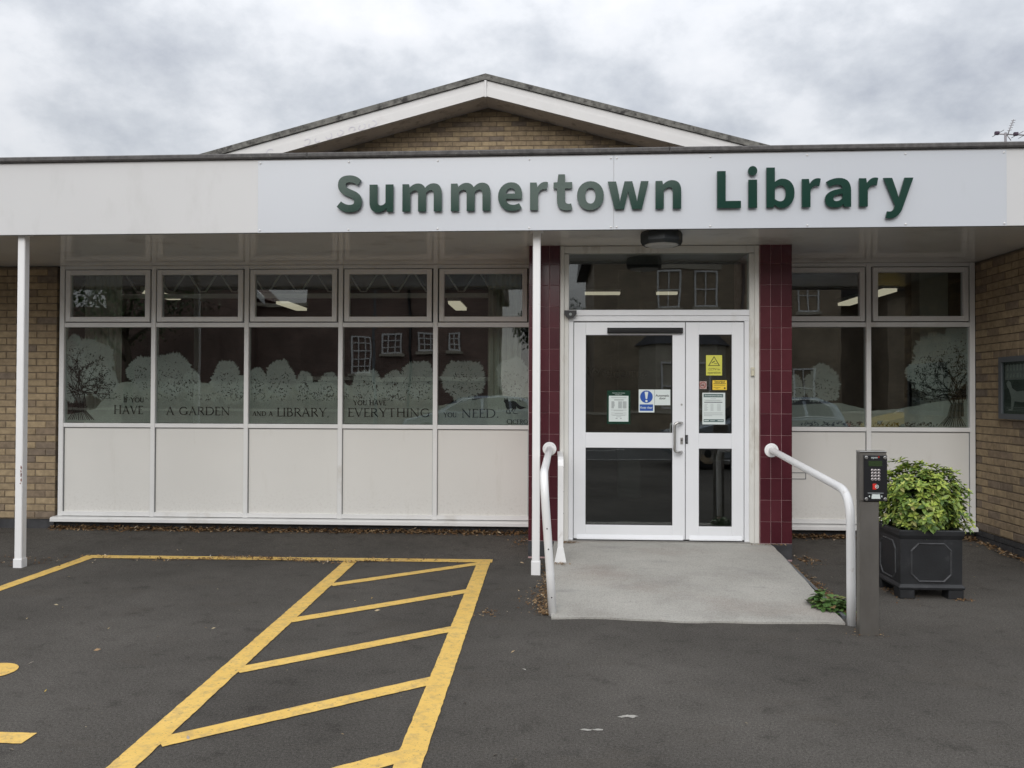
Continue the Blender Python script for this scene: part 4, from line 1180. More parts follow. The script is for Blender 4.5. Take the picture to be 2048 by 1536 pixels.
for wi, (w, xl, xr) in enumerate(WINS):
    hl = [(px2x(a_), py2z(b_)) for a_, b_ in hills[wi]]
    dense = []
    for p, q in zip(hl[:-1], hl[1:]):
        for k in range(8):
            t_ = k / 8; dense.append((p[0] + (q[0] - p[0]) * t_, p[1] + (q[1] - p[1]) * t_ + rl.uniform(-0.004, 0.004)))
    dense.append(hl[-1])
    poly = [(dense[0][0], 1.0)] + dense + [(dense[-1][0], 1.0)]
    if wi == 0: poly = [(px2x(121), 1.0), (px2x(121), py2z(835))] + dense + [(dense[-1][0], 1.0)]
    film_poly(w, poly, 'frost', 'frosted_film', xl, xr, 0.0)
    marks = MB()
    if wi < 5:
        p0, p1 = (CX[wi], CX[wi + 1])
        for k in range(7):
            hx = p0 + (p1 - p0) * (k + rl.random()) / 7
            if wi == 0 and hx < px2x(235): continue
            if wi == 4 and k < 5: continue
            film_poly(w, blob(hx, py2z(rl.uniform(778, 792)), rl.uniform(0.07, 0.13), rl.uniform(0.07, 0.11), wi * 97 + k, 160, 0.22), 'frost', 'hedge_motif', xl, xr, 0.0008 * (k + 1))
            leaf_marks(marks, hx, py2z(795), 0.10, 0.05, 16, 0.010)
    for k, (cx_, cy_, a_, b_) in enumerate(trees[wi]):
        X_, Z_ = px2x(cx_), py2z(cy_)
        film_poly(w, blob(X_, Z_, a_ / 189, b_ / 189, wi * 31 + k), 'frost_tree', 'tree_motif', xl, xr, -0.0008 * (k + 1))
        leaf_marks(marks, X_, Z_ - 0.06, a_ / 190, b_ / 230, int(a_ * 1.7), 0.0125)
        leaf_marks(marks, X_, Z_, a_ / 175, b_ / 175, int(a_ * 0.9), 0.0085)
    if wi == 0: old_tree(marks, px2x(158), py2z(842), -0.2, 0, 0.78, 0.0030); leaf_marks(marks, px2x(160), py2z(815), 0.1, 0.03, 40, 0.012)
    if wi == 6: old_tree(marks, px2x(1915), py2z(846), 0.0, 0, 0.80, 0.0032)
    if wi >= 5:
        for k in range(7): leaf_marks(marks, px2x((1610 if wi == 5 else 1760) + k * 18), py2z(846), 0.06, 0.045, 22, 0.016)
    in_pane(marks, xl, xr).build('leaf_motif', 'line_art', w)
    if wi in texts:
        m = MB()
        for s_, a_, b_, base, h, f1 in texts[wi]: roman(m, s_, px2x(a_), px2x(b_), py2z(base), h / 189, f1)
        m.build('lettering', 'letter_film', w)
# running cat silhouette, side on, head to the left
cat = 'M 355 640 L 372 600 L 372 548 L 408 580 L 440 578 L 456 528 L 490 600 L 505 640 Q 570 640 620 625 Q 690 622 735 670 Q 790 740 860 780 Q 940 815 1030 820 L 930 862 Q 880 895 830 880 Q 770 850 725 790 L 735 850 Q 690 910 660 960 L 650 985 L 700 1005 L 820 1018 L 740 1028 L 640 1010 L 640 970 Q 680 900 690 865 Q 640 885 622 920 L 612 968 L 588 950 Q 590 900 640 855 Q 560 850 520 880 Q 540 960 580 1005 L 545 1018 L 430 1005 L 425 990 L 500 990 L 540 1000 Q 515 950 500 885 L 478 880 L 445 970 L 475 985 L 430 985 L 425 960 L 455 880 Q 400 790 402 700 L 375 670 Z'
cp = [[(px2x(980 + x / 15.36), py2z(760 + y / 15.36)) for x, y in c_] for c_ in path(cat, 4)]
m = MB(); put_xz(m, curve_mesh(cp, 0.0), 0, FYI - 0.0085, 0); m.build('cat_motif', 'letter_film', WINS[4][0])

# ---------------------------------------------------------------- notices stuck on the door glass
NY = yL + 0.0185          # front of the glass
def flat(name, label, cat_, x0, x1, z0, z1, mat, t_=0.0012, y=None):
    y = NY if y is None else y
    o = thing(name, label, cat_, (0.5 * (x0 + x1), y, z0))
    MB().box(x0, x1, y - t_, y, z0, z1).build('sheet', mat, o)
    return o, y - t_
def bars(parent, y, rows, mat, name='print_line'):
    m = MB()
    for x0, x1, z, h in rows: m.quad((x0, y, z - h / 2), (x1, y, z - h / 2), (x1, y, z + h / 2), (x0, y, z + h / 2))
    return m.build(name, mat, parent)
def words_(parent, y, s, x, z, size, mat, bold=0.0, name='wording', sx_=1.0, align='CENTER'):
    m = MB(); put_xz(m, text_mesh(s, size, 0, bold, align, sx_), x, y, z)
    return m.build(name, mat, parent)
def ring(cx_, cz_, r0, r1, y, n=28):
    m = MB()
    vs_ = []
    for k in range(n):
        a_ = 2 * math.pi * k / n
        vs_ += [(cx_ + r0 * math.cos(a_), y, cz_ + r0 * math.sin(a_)), (cx_ + r1 * math.cos(a_), y, cz_ + r1 * math.sin(a_))]
    return m.add(vs_, [(2 * k, 2 * k + 1, (2 * k + 3) % (2 * n), (2 * k + 2) % (2 * n)) for k in range(n)])
def disc(cx_, cz_, r_, y, n=28, sz=1.0):
    return MB().add([(cx_ + r_ * math.cos(2 * math.pi * k / n), y, cz_ + sz * r_ * math.sin(2 * math.pi * k / n)) for k in range(n)], [tuple(range(n))])
# opening hours in a clear dark green sleeve
o, y = flat('notice', 'opening hours sheet in a clear sleeve on the left door', 'notice', 0.511, 0.722, 1.237, 1.546, 'poster_sleeve', 0.0008)
MB().box(0.526, 0.706, y - 0.0012, y - 0.0002, 1.259, 1.497).build('paper', 'paper', o)
y -= 0.0016
words_(o, y + 0.0004, 'Summertown Library', 0.616, 1.519, 0.0135, 'paper', name='heading'); words_(o, y + 0.0004, 'Opening hours', 0.616, 1.504, 0.011, 'paper', name='heading')
rr = random.Random(3)
rows = []
for k in range(7):
    z = 1.441 - k * 0.0093
    rows.append((0.550, 0.550 + rr.uniform(0.022, 0.034), z, 0.0042)); rows.append((0.612, 0.646, z, 0.0042)); rows.append((0.653, 0.688, z, 0.0042))
rows += [(0.575, 0.662, 1.459, 0.005)]
bars(o, y, rows, 'ink'); bars(o, y, [(0.545, 0.69, 1.484, 0.003), (0.55, 0.685, 1.478, 0.003), (0.545, 0.69, 1.366, 0.0035), (0.57, 0.66, 1.359, 0.0035), (0.548, 0.688, 1.338, 0.003), (0.58, 0.655, 1.333, 0.003), (0.545, 0.69, 1.321, 0.003), (0.56, 0.675, 1.316, 0.003), (0.595, 0.64, 1.303, 0.004), (0.588, 0.606, 1.289, 0.008), (0.628, 0.644, 1.289, 0.008)], 'ink_grey')
# blue mandatory sign
o, y = flat('safety_sign', 'blue and white Keep clear sign with exclamation mark on the left door', 'sign', 0.800, 0.9435, 1.345, 1.556, 'paper')
disc(0.8705, 1.489, 0.058, y - 0.0004).build('blue_disc', 'sign_blue', o)
MB().add([(0.8705 + a_, y - 0.0009, 1.489 + b_) for a_, b_ in ((-0.015, 0.046), (0.015, 0.046), (0.016, 0.040), (0.0065, -0.020), (-0.0065, -0.020), (-0.016, 0.040))], [(0, 1, 2, 3, 4, 5)]).build('exclamation_bar', 'paper', o)
disc(0.8705, 1.4495, 0.0105, y - 0.0009, 14).build('exclamation_dot', 'paper', o)
MB().quad((0.809, y - 0.0004, 1.359), (0.931, y - 0.0004, 1.359), (0.931, y - 0.0004, 1.419), (0.809, y - 0.0004, 1.419)).build('blue_panel', 'sign_blue', o)
words_(o, y - 0.0009, 'Keep clear', 0.870, 1.3805, 0.0285, 'paper', 0.008, sx_=0.90)
# automatic door
o, y = flat('safety_sign', 'white Automatic door sign beside the blue sign on the left door', 'sign', 0.9445, 1.089, 1.412, 1.556, 'paper', 0.0013)
words_(o, y - 0.0005, 'Automatic', 1.017, 1.491, 0.0300, 'ink_black', 0.016, sx_=0.98); words_(o, y - 0.0005, 'door', 1.017, 1.466, 0.0300, 'ink_black', 0.016)
MB().quad((0.9445, y - 0.0004, 1.412), (0.947, y - 0.0004, 1.412), (0.947, y - 0.0004, 1.556), (0.9445, y - 0.0004, 1.556)).build('edge_line', 'ink_grey', o)
# CCTV
o, y = flat('warning_sign', 'yellow CCTV in operation sign with camera triangle on the right door', 'sign', 1.414, 1.560, 1.687, 1.873, 'sign_yellow')
tri = [(1.487, 1.864), (1.433, 1.775), (1.541, 1.775)]
m = MB(); cx_, cz_ = 1.487, 1.803
inn = [(cx_ + (a_ - cx_) * 0.80, cz_ + (b_ - cz_) * 0.80) for a_, b_ in tri]
for k in range(3):
    j = (k + 1) % 3
    m.quad((tri[k][0], y - 0.0004, tri[k][1]), (tri[j][0], y - 0.0004, tri[j][1]), (inn[j][0], y - 0.0004, inn[j][1]), (inn[k][0], y - 0.0004, inn[k][1]))
m.build('triangle', 'ink_black', o)
m = MB(); m.quad((1.464, y - 0.0004, 1.797), (1.492, y - 0.0004, 1.813), (1.498, y - 0.0004, 1.825), (1.470, y - 0.0004, 1.809)); m.quad((1.488, y - 0.0004, 1.802), (1.494, y - 0.0004, 1.802), (1.499, y - 0.0004, 1.794), (1.493, y - 0.0004, 1.794)); m.quad((1.493, y - 0.0005, 1.797), (1.517, y - 0.0005, 1.797), (1.517, y - 0.0005, 1.793), (1.493, y - 0.0005, 1.793))
m.build('camera_symbol', 'ink_black', o)
words_(o, y - 0.0004, 'CCTV in', 1.487, 1.734, 0.0285, 'ink_black', 0.006); words_(o, y - 0.0004, 'operation', 1.487, 1.704, 0.0300, 'ink_black', 0.006)
# no smoking
o, y = flat('no_smoking_sticker', 'small square no smoking sticker at the left edge of the right door glass', 'sticker', 1.3500, 1.420, 1.562, 1.633, 'sticker_pink')
ring(1.385, 1.598, 0.0235, 0.030, y - 0.0004).build('red_ring', 'sticker_red', o)
m = MB(); m.quad((1.366, y - 0.0006, 1.614), (1.370, y - 0.0006, 1.618), (1.404, y - 0.0006, 1.582), (1.400, y - 0.0006, 1.578)); m.build('red_bar', 'sticker_red', o)
m = MB(); m.quad((1.366, y - 0.0004, 1.593), (1.400, y - 0.0004, 1.593), (1.400, y - 0.0004, 1.599), (1.366, y - 0.0004, 1.599)); m.quad((1.392, y - 0.0004, 1.601), (1.396, y - 0.0004, 1.601), (1.391, y - 0.0004, 1.612), (1.387, y - 0.0004, 1.612)); m.build('cigarette', 'ink_black', o)
# yellow security sticker
o, y = flat('security_sticker', 'yellow security company sticker under the CCTV sign', 'sticker', 1.473, 1.603, 1.554, 1.643, 'sticker_yellow')
words_(o, y - 0.0004, 'Securipol', 1.538, 1.621, 0.0270, 'ink_black', 0.020, sx_=0.95)
bars(o, y - 0.0004, [(1.482, 1.594, 1.612, 0.0045), (1.490, 1.586, 1.600, 0.002), (1.487, 1.590, 1.593, 0.002), (1.482, 1.545, 1.576, 0.0025), (1.500, 1.525, 1.567, 0.002)], 'ink_black')
disc(1.584, 1.571, 0.0085, y - 0.0004, 8).build('emblem', 'ink_black', o)
# library notice
o, y = flat('notice', 'white library notice with dark header on the right door', 'notice', 1.381, 1.588, 1.238, 1.528, 'paper')
bars(o, y - 0.0004, [(1.392, 1.570, 1.502, 0.031)], 'slate_green', 'header'); bars(o, y - 0.0004, [(1.392, 1.575, 1.272, 0.026)], 'slate_green', 'footer')
words_(o, y - 0.0009, 'Summertown Library', 1.482, 1.497, 0.0185, 'paper', 0.01)
bars(o, y - 0.0004, [(1.398, 1.563, 1.441, 0.007)], 'ink', 'heading_bar')
rows = [(1.455, 1.505, 1.474, 0.003), (1.398, 1.560, 1.461, 0.003), (1.410, 1.545, 1.455, 0.003)]
for k in range(7): rows += [(1.398, 1.398 + rr.uniform(0.02, 0.035), 1.424 - k * 0.010, 0.003), (1.455, 1.482, 1.424 - k * 0.010, 0.003), (1.515, 1.548, 1.424 - k * 0.010, 0.003)]
rows += [(1.395, 1.565, 1.345, 0.003), (1.395, 1.560, 1.334, 0.003), (1.395, 1.568, 1.325, 0.003), (1.395, 1.47, 1.317, 0.003)]
bars(o, y - 0.0004, rows, 'ink_grey')
bars(o, y - 0.0009, [(1.398, 1.44, 1.272, 0.007), (1.452, 1.495, 1.272, 0.004), (1.52, 1.57, 1.272, 0.006)], 'paper', 'footer_print')
# faint Welcome lettering on the inside of the door glass
m = MB(); put_xz(m, text_mesh('Welcome', 0.145, 0, 0.004, 'LEFT', 0.95), 0.325, yL + 0.030, 1.665); m.build('lettering', 'welcome_film', dL)

# ---------------------------------------------------------------- handrails
def bend(p0, corner, p1, r, n=9):
    p0, c, p1 = Vector(p0), Vector(corner), Vector(p1)
    a_ = (p0 - c).normalized() * r; b_ = (p1 - c).normalized() * r
    return [((1 - t_) ** 2) * (c + a_) + 2 * t_ * (1 - t_) * c + t_ * t_ * (c + b_) for t_ in [k / n for k in range(n + 1)]]
def handrail(label, wall, corner, base, hole=False):
    t = thing('handrail', label, 'handrail', base, 'white tubular ramp handrails')
    w0 = Vector(wall)
    pts = [w0, w0 + Vector((0, -0.05, 0))]
    start = w0 + Vector((0, -0.07, 0))
    pts += bend(start, Vector(corner), Vector(base), 0.21, 12)
    pts += [Vector(corner).lerp(Vector(base), q) for q in (0.4, 0.7)] + [Vector(base) + Vector((0, 0, -0.03))]
    MB().tube(pts, 0.0285, 16).build('rail', 'post_white', t)
    m = MB(); m.smooth = False; m.lathe(w0, (0, -1, 0), [(0, 0.063), (0.006, 0.063), (0.009, 0.058)], 28)
    f = m.build('flange', 'post_white', t)
    for a_ in (0.8, 2.9, 5.0): inst('screw', screw_me, f, w0 + Vector((0.047 * math.cos(a_), -0.008, 0.047 * math.sin(a_))), None, (0.6, 0.6, 0.6))
    if hole:
        h = MB()
        for z in (0.60, 0.46, 0.13): h.lathe(Vector(corner).lerp(Vector(base), 1 - z / corner[2]) + Vector((0, -0.027, 0)), (0, -1, 0), [(0, 0.005), (0.003, 0.005)], 8)
        h.build('bolt_hole', 'black_plastic', t)
        rr_ = MB()
        for k in range(7):
            z = 0.80 + rr.gauss(0, 0.03); q = Vector(corner).lerp(Vector(base), 1 - z / corner[2])
            rr_.quad(q + Vector((-0.0245, -0.0085, 0.008)), q + Vector((-0.021, -0.0155, 0)), q + Vector((-0.0235, -0.0115, -0.012)), q + Vector((-0.0255, -0.005, -0.002)))
        rr_.build('rust_chip', 'rust', t)
    return t
handrail('white tubular handrail to the right of the ramp, beside the keypad post', (1.990, PY, 1.008), (1.955, -3.17, 0.865), (1.965, -3.15, 0.0))
handrail('chipped white tubular handrail to the left of the ramp, in front of the canopy post', (-0.020, PY, 1.008), (-0.055, -3.10, 0.965), (0.012, -3.03, 0.0), True)
# flat bar guard behind it
t = thing('guard_rail', 'white flat bar guard post with flared foot at the left of the door', 'rail', (0.06, -1.82, 0.11))
fz = rampz(-1.82)
m = MB(); yb = -1.80
prof = [(PY + 0.03, 0.985), (-1.72, 0.985), (-1.79, 0.965), (yb - 0.018, 0.915), (yb - 0.018, fz + 0.10), (yb - 0.018, fz), (yb + 0.0, fz), (yb + 0.0, 0.905), (-1.765, 0.945), (-1.715, 0.962), (PY + 0.03, 0.962)]
m.prism([(0.052, a_, b_) for a_, b_ in prof], (0.046, 0, 0)); m.build('bar', 'post_white', t)
m = MB().prism([(0.050, yb - 0.022, fz + 0.125), (0.100, yb - 0.022, fz + 0.125), (0.124, yb - 0.022, fz + 0.004), (0.026, yb - 0.022, fz + 0.004)], (0, 0.012, 0)); m.build('foot', 'post_white', t)
m = MB()
for z in (0.90, 0.70, 0.52): m.lathe((0.0985, yb - 0.009, z), (1, 0, 0), [(0, 0.004), (0.002, 0.004)], 8)
m.build('bolt_hole', 'black_plastic', t)

# ---------------------------------------------------------------- keypad post
KX, KY = 1.995, -3.33
kp = thing('keypad_post', 'brushed steel entry post with black keypad panel beside the ramp', 'keypad', (KX, KY, 0), rotz=0.0)
m = MB().bbox(KX - 0.060, KX + 0.060, KY - 0.055, KY + 0.0, -0.02, 0.8405, 0.004); post = m.build('post', 'brushed_steel', kp)
MB().bbox(KX - 0.060, KX + 0.106, KY - 0.0585, KY + 0.002, 0.842, 1.148, 0.004).build('head_box', 'brushed_steel', kp)
MB().bbox(KX - 0.062, KX + 0.108, KY - 0.062, KY + 0.004, 1.1485, 1.156, 0.002).build('top_cap', 'steel', kp)
pa, pb, pz0, pz1 = KX - 0.037, KX + 0.106, 0.842, 1.130
py_ = KY - 0.068
MB().bbox(pa, pb, py_, KY - 0.059, pz0, pz1, 0.002).build('panel', 'black_plastic', kp)
ks = MB(); ks.lathe((0, 0, 0), (0, -1, 0), [(0, 0.0105), (0.003, 0.0105), (0.005, 0.008)], 14); ks = ks.mesh('screw', 'steel')
for x in (pa + 0.014, pb - 0.014):
    for z in (pz0 + 0.014, pz1 - 0.014): inst('screw', ks, kp, (x, py_, z))
W_, H_ = pb - pa, pz1 - pz0
def kx(u): return pa + W_ * (u - 880) / 170
def kz(v): return pz1 - H_ * (v - 182) / 338
words_(kp, py_ - 0.0006, 'open', kx(955), kz(204), 0.020, 'paper', 0.004); words_(kp, py_ - 0.0006, '+', kx(988), kz(204), 0.024, 'red_plastic', 0.01)
MB().box(kx(912), kx(1012), py_ - 0.0015, py_, kz(262), kz(222)).build('screen', 'lcd', kp)
km = MB(); km.lathe((0, 0, 0), (0, -1, 0), [(0, 0.0085), (0.004, 0.0085), (0.005, 0.006)], 14); km = km.mesh('key', 'key_metal')
kd = MB(); kd.lathe((0, 0, 0), (0, -1, 0), [(0, 0.0042), (0.0006, 0.0042)], 8); kd = kd.mesh('key_cap', 'key_face')
for u in (940, 963, 987):
    for v in (292, 314, 336, 358):
        k_ = inst('key', km, kp, (kx(u), py_, kz(v))); inst('key_cap', kd, k_, (kx(u), py_ - 0.005, kz(v)))
MB().bbox(kx(942), kx(968), py_ - 0.003, py_, kz(433), kz(390), 0.001).build('card_symbol', 'red_plastic', kp)
ring(kx(972), kz(411), 0.008, 0.0115, py_ - 0.0035, 16).build('key_ring', 'paper', kp)
disc(kx(972), kz(411), 0.004, py_ - 0.0036, 10).build('key_dot', 'paper', kp)
MB().box(kx(906), kx(1022), py_ - 0.0008, py_, kz(461), kz(457)).build('slot', 'ink_grey', kp)
m = MB().prism([(kx(932), py_ - 0.008, kz(500)), (kx(996), py_ - 0.008, kz(500)), (kx(992), py_ - 0.008, kz(468)), (kx(936), py_ - 0.008, kz(468))], (0, 0.008, 0)); m.build('card_reader', 'paper', kp)
for u in (919, 1009): disc(kx(u), kz(483), 0.0035, py_ - 0.0006, 8, 1.8).build('indicator', 'paper', kp)

# ---------------------------------------------------------------- planter and shrub
PX0, PX1, PYF, PD = 2.585, 3.045, -2.405, 0.46
PYB = PYF + PD
pc = (0.5 * (PX0 + PX1), 0.5 * (PYF + PYB), 0)
pl = thing('planter', 'square black lead style planter with octagonal panels, holding the shrub', 'planter', pc)
def shell(m, r0, r1, z0, z1):
    """square frustum ring between half sizes"""
    a_ = [(pc[0] + s * r0, pc[1] + t_ * r0, z0) for s, t_ in ((-1, -1), (1, -1), (1, 1), (-1, 1))]
    b_ = [(pc[0] + s * r1, pc[1] + t_ * r1, z1) for s, t_ in ((-1, -1), (1, -1), (1, 1), (-1, 1))]
    m.add(a_ + b_, [(i, (i + 1) % 4, 4 + (i + 1) % 4, 4 + i) for i in range(4)])
hs = 0.225
m = MB()
prof = [(hs - 0.008, 0.068), (hs + 0.010, 0.070), (hs + 0.014, 0.085), (hs + 0.006, 0.098), (hs - 0.002, 0.108), (hs, 0.440), (hs + 0.004, 0.448), (hs + 0.012, 0.470), (hs + 0.014, 0.500), (hs + 0.006, 0.508), (hs - 0.022, 0.506), (hs - 0.030, 0.440), (0.0, 0.430)]
for (r0, z0), (r1, z1) in zip(prof[:-1], prof[1:]): shell(m, r0, r1, z0, z1)
shell(m, 0.0, hs - 0.008, 0.068, 0.068)
m.build('box', 'lead_planter', pl)
foot = MB().bbox(-0.055, 0.055, -0.055, 0.055, 0, 0.067, 0.005).mesh('foot', 'lead_planter')
for s in (-1, 1):
    for t_ in (-1, 1): inst('foot', foot, pl, (pc[0] + s * (hs - 0.048), pc[1] + t_ * (hs - 0.048), 0.0))
MB().box(pc[0] - hs + 0.03, pc[0] + hs - 0.03, pc[1] - hs + 0.03, pc[1] + hs - 0.03, 0.43, 0.455).build('soil', 'soil', pl)
def octo(cu, cz, hw, hh, ch): return [(cu - hw + ch, cz - hh), (cu + hw - ch, cz - hh), (cu + hw, cz - hh + ch), (cu + hw, cz + hh - ch), (cu + hw - ch, cz + hh), (cu - hw + ch, cz + hh), (cu - hw, cz + hh - ch), (cu - hw, cz - hh + ch)]
for face in range(4):
    m = MB(); cz_ = 0.268
    ou = octo(0, cz_, 0.150, 0.146, 0.055); md = octo(0, cz_, 0.143, 0.139, 0.052); inn = octo(0, cz_, 0.136, 0.132, 0.049)
    vs_ = []
    for pts_, d in ((ou, 0.0), (md, 0.008), (inn, 0.0)):
        for u, z in pts_:
            a_ = face * math.pi / 2
            lx, ly = u, -(hs + d)
            vs_.append((pc[0] + lx * math.cos(a_) - ly * math.sin(a_), pc[1] + lx * math.sin(a_) + ly * math.cos(a_), z))
    m.add(vs_, [(k, (k + 1) % 8, 8 + (k + 1) % 8, 8 + k) for k in range(8)] + [(8 + k, 8 + (k + 1) % 8, 16 + (k + 1) % 8, 16 + k) for k in range(8)])
    m.build('panel_moulding', 'lead_worn', pl)
def leaf(m, base, d, n_, ln, wd, fold=0.25, curl=0.25, seg=3):
    d = Vector(d).normalized(); n_ = Vector(n_); n_ = (n_ - d * n_.dot(d)).normalized(); s = d.cross(n_)
    vs_ = []
    for k in range(seg + 1):
        t_ = k / seg
        w = wd * (math.sin(math.pi * (0.10 + 0.86 * t_)) ** 0.8) * (0.5 if k == seg else 1) * (1 if k < seg else 0.15)
        c = base + d * ln * t_ - n_ * curl * ln * t_ * t_
        vs_ += [c + s * w + n_ * w * fold, c, c - s * w + n_ * w * fold]
    fs_ = []
    for k in range(seg):
        a_ = 3 * k
        fs_ += [(a_, a_ + 1, a_ + 4, a_ + 3), (a_ + 1, a_ + 2, a_ + 5, a_ + 4)]
    m.add(vs_, fs_)
rs = random.Random(42)
sh = thing('shrub', 'bushy yellow green evergreen shrub growing in the black planter', 'shrub', (pc[0], pc[1], 0.45))
st_ = MB()
for k in range(9):
    a_ = rs.uniform(0, 6.28); e_ = Vector((pc[0] + 0.24 * math.cos(a_), pc[1] + 0.2 * math.sin(a_), rs.uniform(0.65, 0.85)))
    b_ = Vector((pc[0] + 0.05 * math.cos(a_), pc[1] + 0.05 * math.sin(a_), 0.44))
    st_.tube([b_, b_.lerp(e_, 0.5) + Vector((rs.uniform(-.03, .03), rs.uniform(-.03, .03), 0.03)), e_], [0.008, 0.006, 0.003], 5)
st_.build('stem', 'twig', sh)
fo = MB()
cen = Vector((2.862, pc[1] + 0.03, 0.66))
lob = [(0.30, 0.26, 0.30), ]
def shape(u):
    """radius of the crown along direction u, lumpy"""
    a_ = math.atan2(u.y, u.x)
    r_ = (abs(u.x / 0.300) ** 2.7 + abs(u.y / 0.275) ** 2.7 + abs(u.z / (0.290 if u.z > 0 else 0.20)) ** 2.7) ** (-1 / 2.7)
    return r_ * (0.97 + 0.10 * math.sin(3 * a_ + 1.2) + 0.08 * math.sin(5 * a_ + 4 * u.z) + 0.08 * math.sin(9 * u.z + 3 * a_))
for k in range(1250):
    z_ = rs.uniform(-0.85, 1); a_ = rs.uniform(0, 6.2832); q = math.sqrt(max(0, 1 - z_ * z_))
    u = Vector((q * math.cos(a_), q * math.sin(a_), z_))
    depth = rs.random() ** 0.5
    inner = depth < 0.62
    r_ = shape(u) * (0.45 + 0.55 * depth) * (rs.uniform(1.05, 1.22) if rs.random() < 0.10 else rs.uniform(0.90, 1.05))
    p = cen + u * r_
    if p.z < 0.47: continue
    ax = (u * 0.7 + Vector((rs.uniform(-.4, .4), rs.uniform(-.4, .4), 0.75))).normalized()
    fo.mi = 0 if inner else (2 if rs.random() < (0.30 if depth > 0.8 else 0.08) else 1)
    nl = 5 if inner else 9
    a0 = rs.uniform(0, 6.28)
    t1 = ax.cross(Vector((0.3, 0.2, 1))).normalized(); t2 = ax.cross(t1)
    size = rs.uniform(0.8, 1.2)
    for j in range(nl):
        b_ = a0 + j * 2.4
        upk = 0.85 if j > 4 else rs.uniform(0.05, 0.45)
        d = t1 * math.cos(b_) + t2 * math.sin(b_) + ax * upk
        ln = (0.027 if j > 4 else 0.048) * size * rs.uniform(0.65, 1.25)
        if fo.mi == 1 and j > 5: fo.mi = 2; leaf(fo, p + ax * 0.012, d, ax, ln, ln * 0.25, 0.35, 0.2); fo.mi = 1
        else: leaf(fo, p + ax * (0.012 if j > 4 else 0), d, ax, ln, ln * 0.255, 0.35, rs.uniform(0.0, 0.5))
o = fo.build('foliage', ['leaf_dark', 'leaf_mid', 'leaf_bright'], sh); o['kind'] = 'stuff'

# low weed at the ramp edge
we = thing('weed', 'low green leafy weed growing at the ramp edge behind the handrail', 'plant', (1.95, -2.80, 0.01))
m = MB()
for k in range(230):
    a_ = rs.uniform(0, 6.28); r_ = math.sqrt(rs.random())
    x = 1.945 + 0.125 * r_ * math.cos(a_); y = -2.80 + 0.12 * r_ * math.sin(a_)
    z = max(rampz(y) if x < 1.93 else 0.0, 0.0) + 0.01 + 0.09 * (1 - r_ * r_) * rs.uniform(0.4, 1.2)
    d = Vector((math.cos(a_) + rs.uniform(-.6, .6), math.sin(a_) + rs.uniform(-.6, .6), rs.uniform(-0.05, 0.5)))
    ln = rs.uniform(0.03, 0.06)
    leaf(m, Vector((x, y, z)), d, Vector((rs.uniform(-.3, .3), rs.uniform(-.3, .3), 1)), ln, ln * 0.42, 0.2, rs.uniform(0.1, 0.5))
o = m.build('foliage', 'weed_leaf', we); o['kind'] = 'stuff'
m = MB()
for k in range(10):
    a_ = rs.uniform(0, 6.28); b_ = Vector((1.95, -2.78, 0.02)); m.tube([b_, b_ + Vector((0.07 * math.cos(a_), 0.06 * math.sin(a_), 0.035)), b_ + Vector((0.15 * math.cos(a_), 0.11 * math.sin(a_), 0.05))], 0.0018, 4)
m.build('stem', 'twig', we)

# ---------------------------------------------------------------- leaf litter
rl = random.Random(8)
def crumbs(m, x, y, z, s):
    a_ = rl.uniform(0, 6.28); t_ = rl.uniform(-0.5, 0.5)
    ux, uy = math.cos(a_), math.sin(a_)
    l_ = s * rl.uniform(0.6, 1.4); w_ = s * rl.uniform(0.25, 0.6)
    c = Vector((x, y, z + 0.002 + abs(t_) * l_ * 0.4))
    u = Vector((ux, uy, t_)) * l_; v = Vector((-uy, ux, rl.uniform(-.4, .4))) * w_
    m.add([c - u, c + v + Vector((0, 0, l_ * 0.15)), c + u, c - v], [(0, 1, 2), (0, 2, 3)])
m = MB()
for k in range(3600):                      # along the left window base
    x = rl.uniform(-5.4, -0.22); q = abs(rl.gauss(0, 0.055))
    if rl.random() < 0.35 + 0.3 * math.sin(x * 7) * math.sin(x * 2.3): q *= 0.6
    y = 0.02 - q; crumbs(m, x, y, gz(y) + max(0, 0.04 - q * 0.5) * rl.random(), rl.uniform(0.008, 0.026))
for k in range(1500):
    x = rl.uniform(2.2, 4.3); q = abs(rl.gauss(0, 0.07)); y = 0.02 - q
    crumbs(m, x, y, gz(y) + 0.03 * rl.random(), rl.uniform(0.008, 0.026))
for k in range(220):
    crumbs(m, 2.25 + abs(rl.gauss(0, 0.12)), -1.0 + rl.gauss(0, 0.12), 0.015 * rl.random(), rl.uniform(0.006, 0.018))
for k in range(420):                       # against the right brick wall
    y = rl.uniform(-1.2, 0); x = WX - 0.01 - abs(rl.gauss(0, 0.06 + 0.1 * max(0, 0.3 + y))); crumbs(m, x, y, gz(y) + 0.015 * rl.random(), rl.uniform(0.008, 0.022))
for k in range(1500):                      # left side of the ramp
    y = -3.05 + 1.75 * rl.random() ** 1.1; x = -0.005 + 0.02 * (y + 3.1) / 2 - abs(rl.gauss(0, 0.035 + 0.05 * math.exp(-((y + 2.6) / 0.35) ** 2))); crumbs(m, x, y, 0.012 * rl.random(), rl.uniform(0.005, 0.014))
for k in range(420):
    crumbs(m, -0.12 + rl.gauss(0, 0.13), -0.35 + rl.gauss(0, 0.16), 0.03 + 0.02 * rl.random(), rl.uniform(0.008, 0.018))
for k in range(260):                       # at the door foot and guard foot
    x = rl.choice((rl.gauss(0.13, 0.05), rl.gauss(0.13, 0.05), rl.uniform(1.78, 2.1))); y = PY - 0.04 - abs(rl.gauss(0, 0.03)); crumbs(m, max(x, 0.06), y, rampz(y) + 0.008 * rl.random(), rl.uniform(0.004, 0.012))
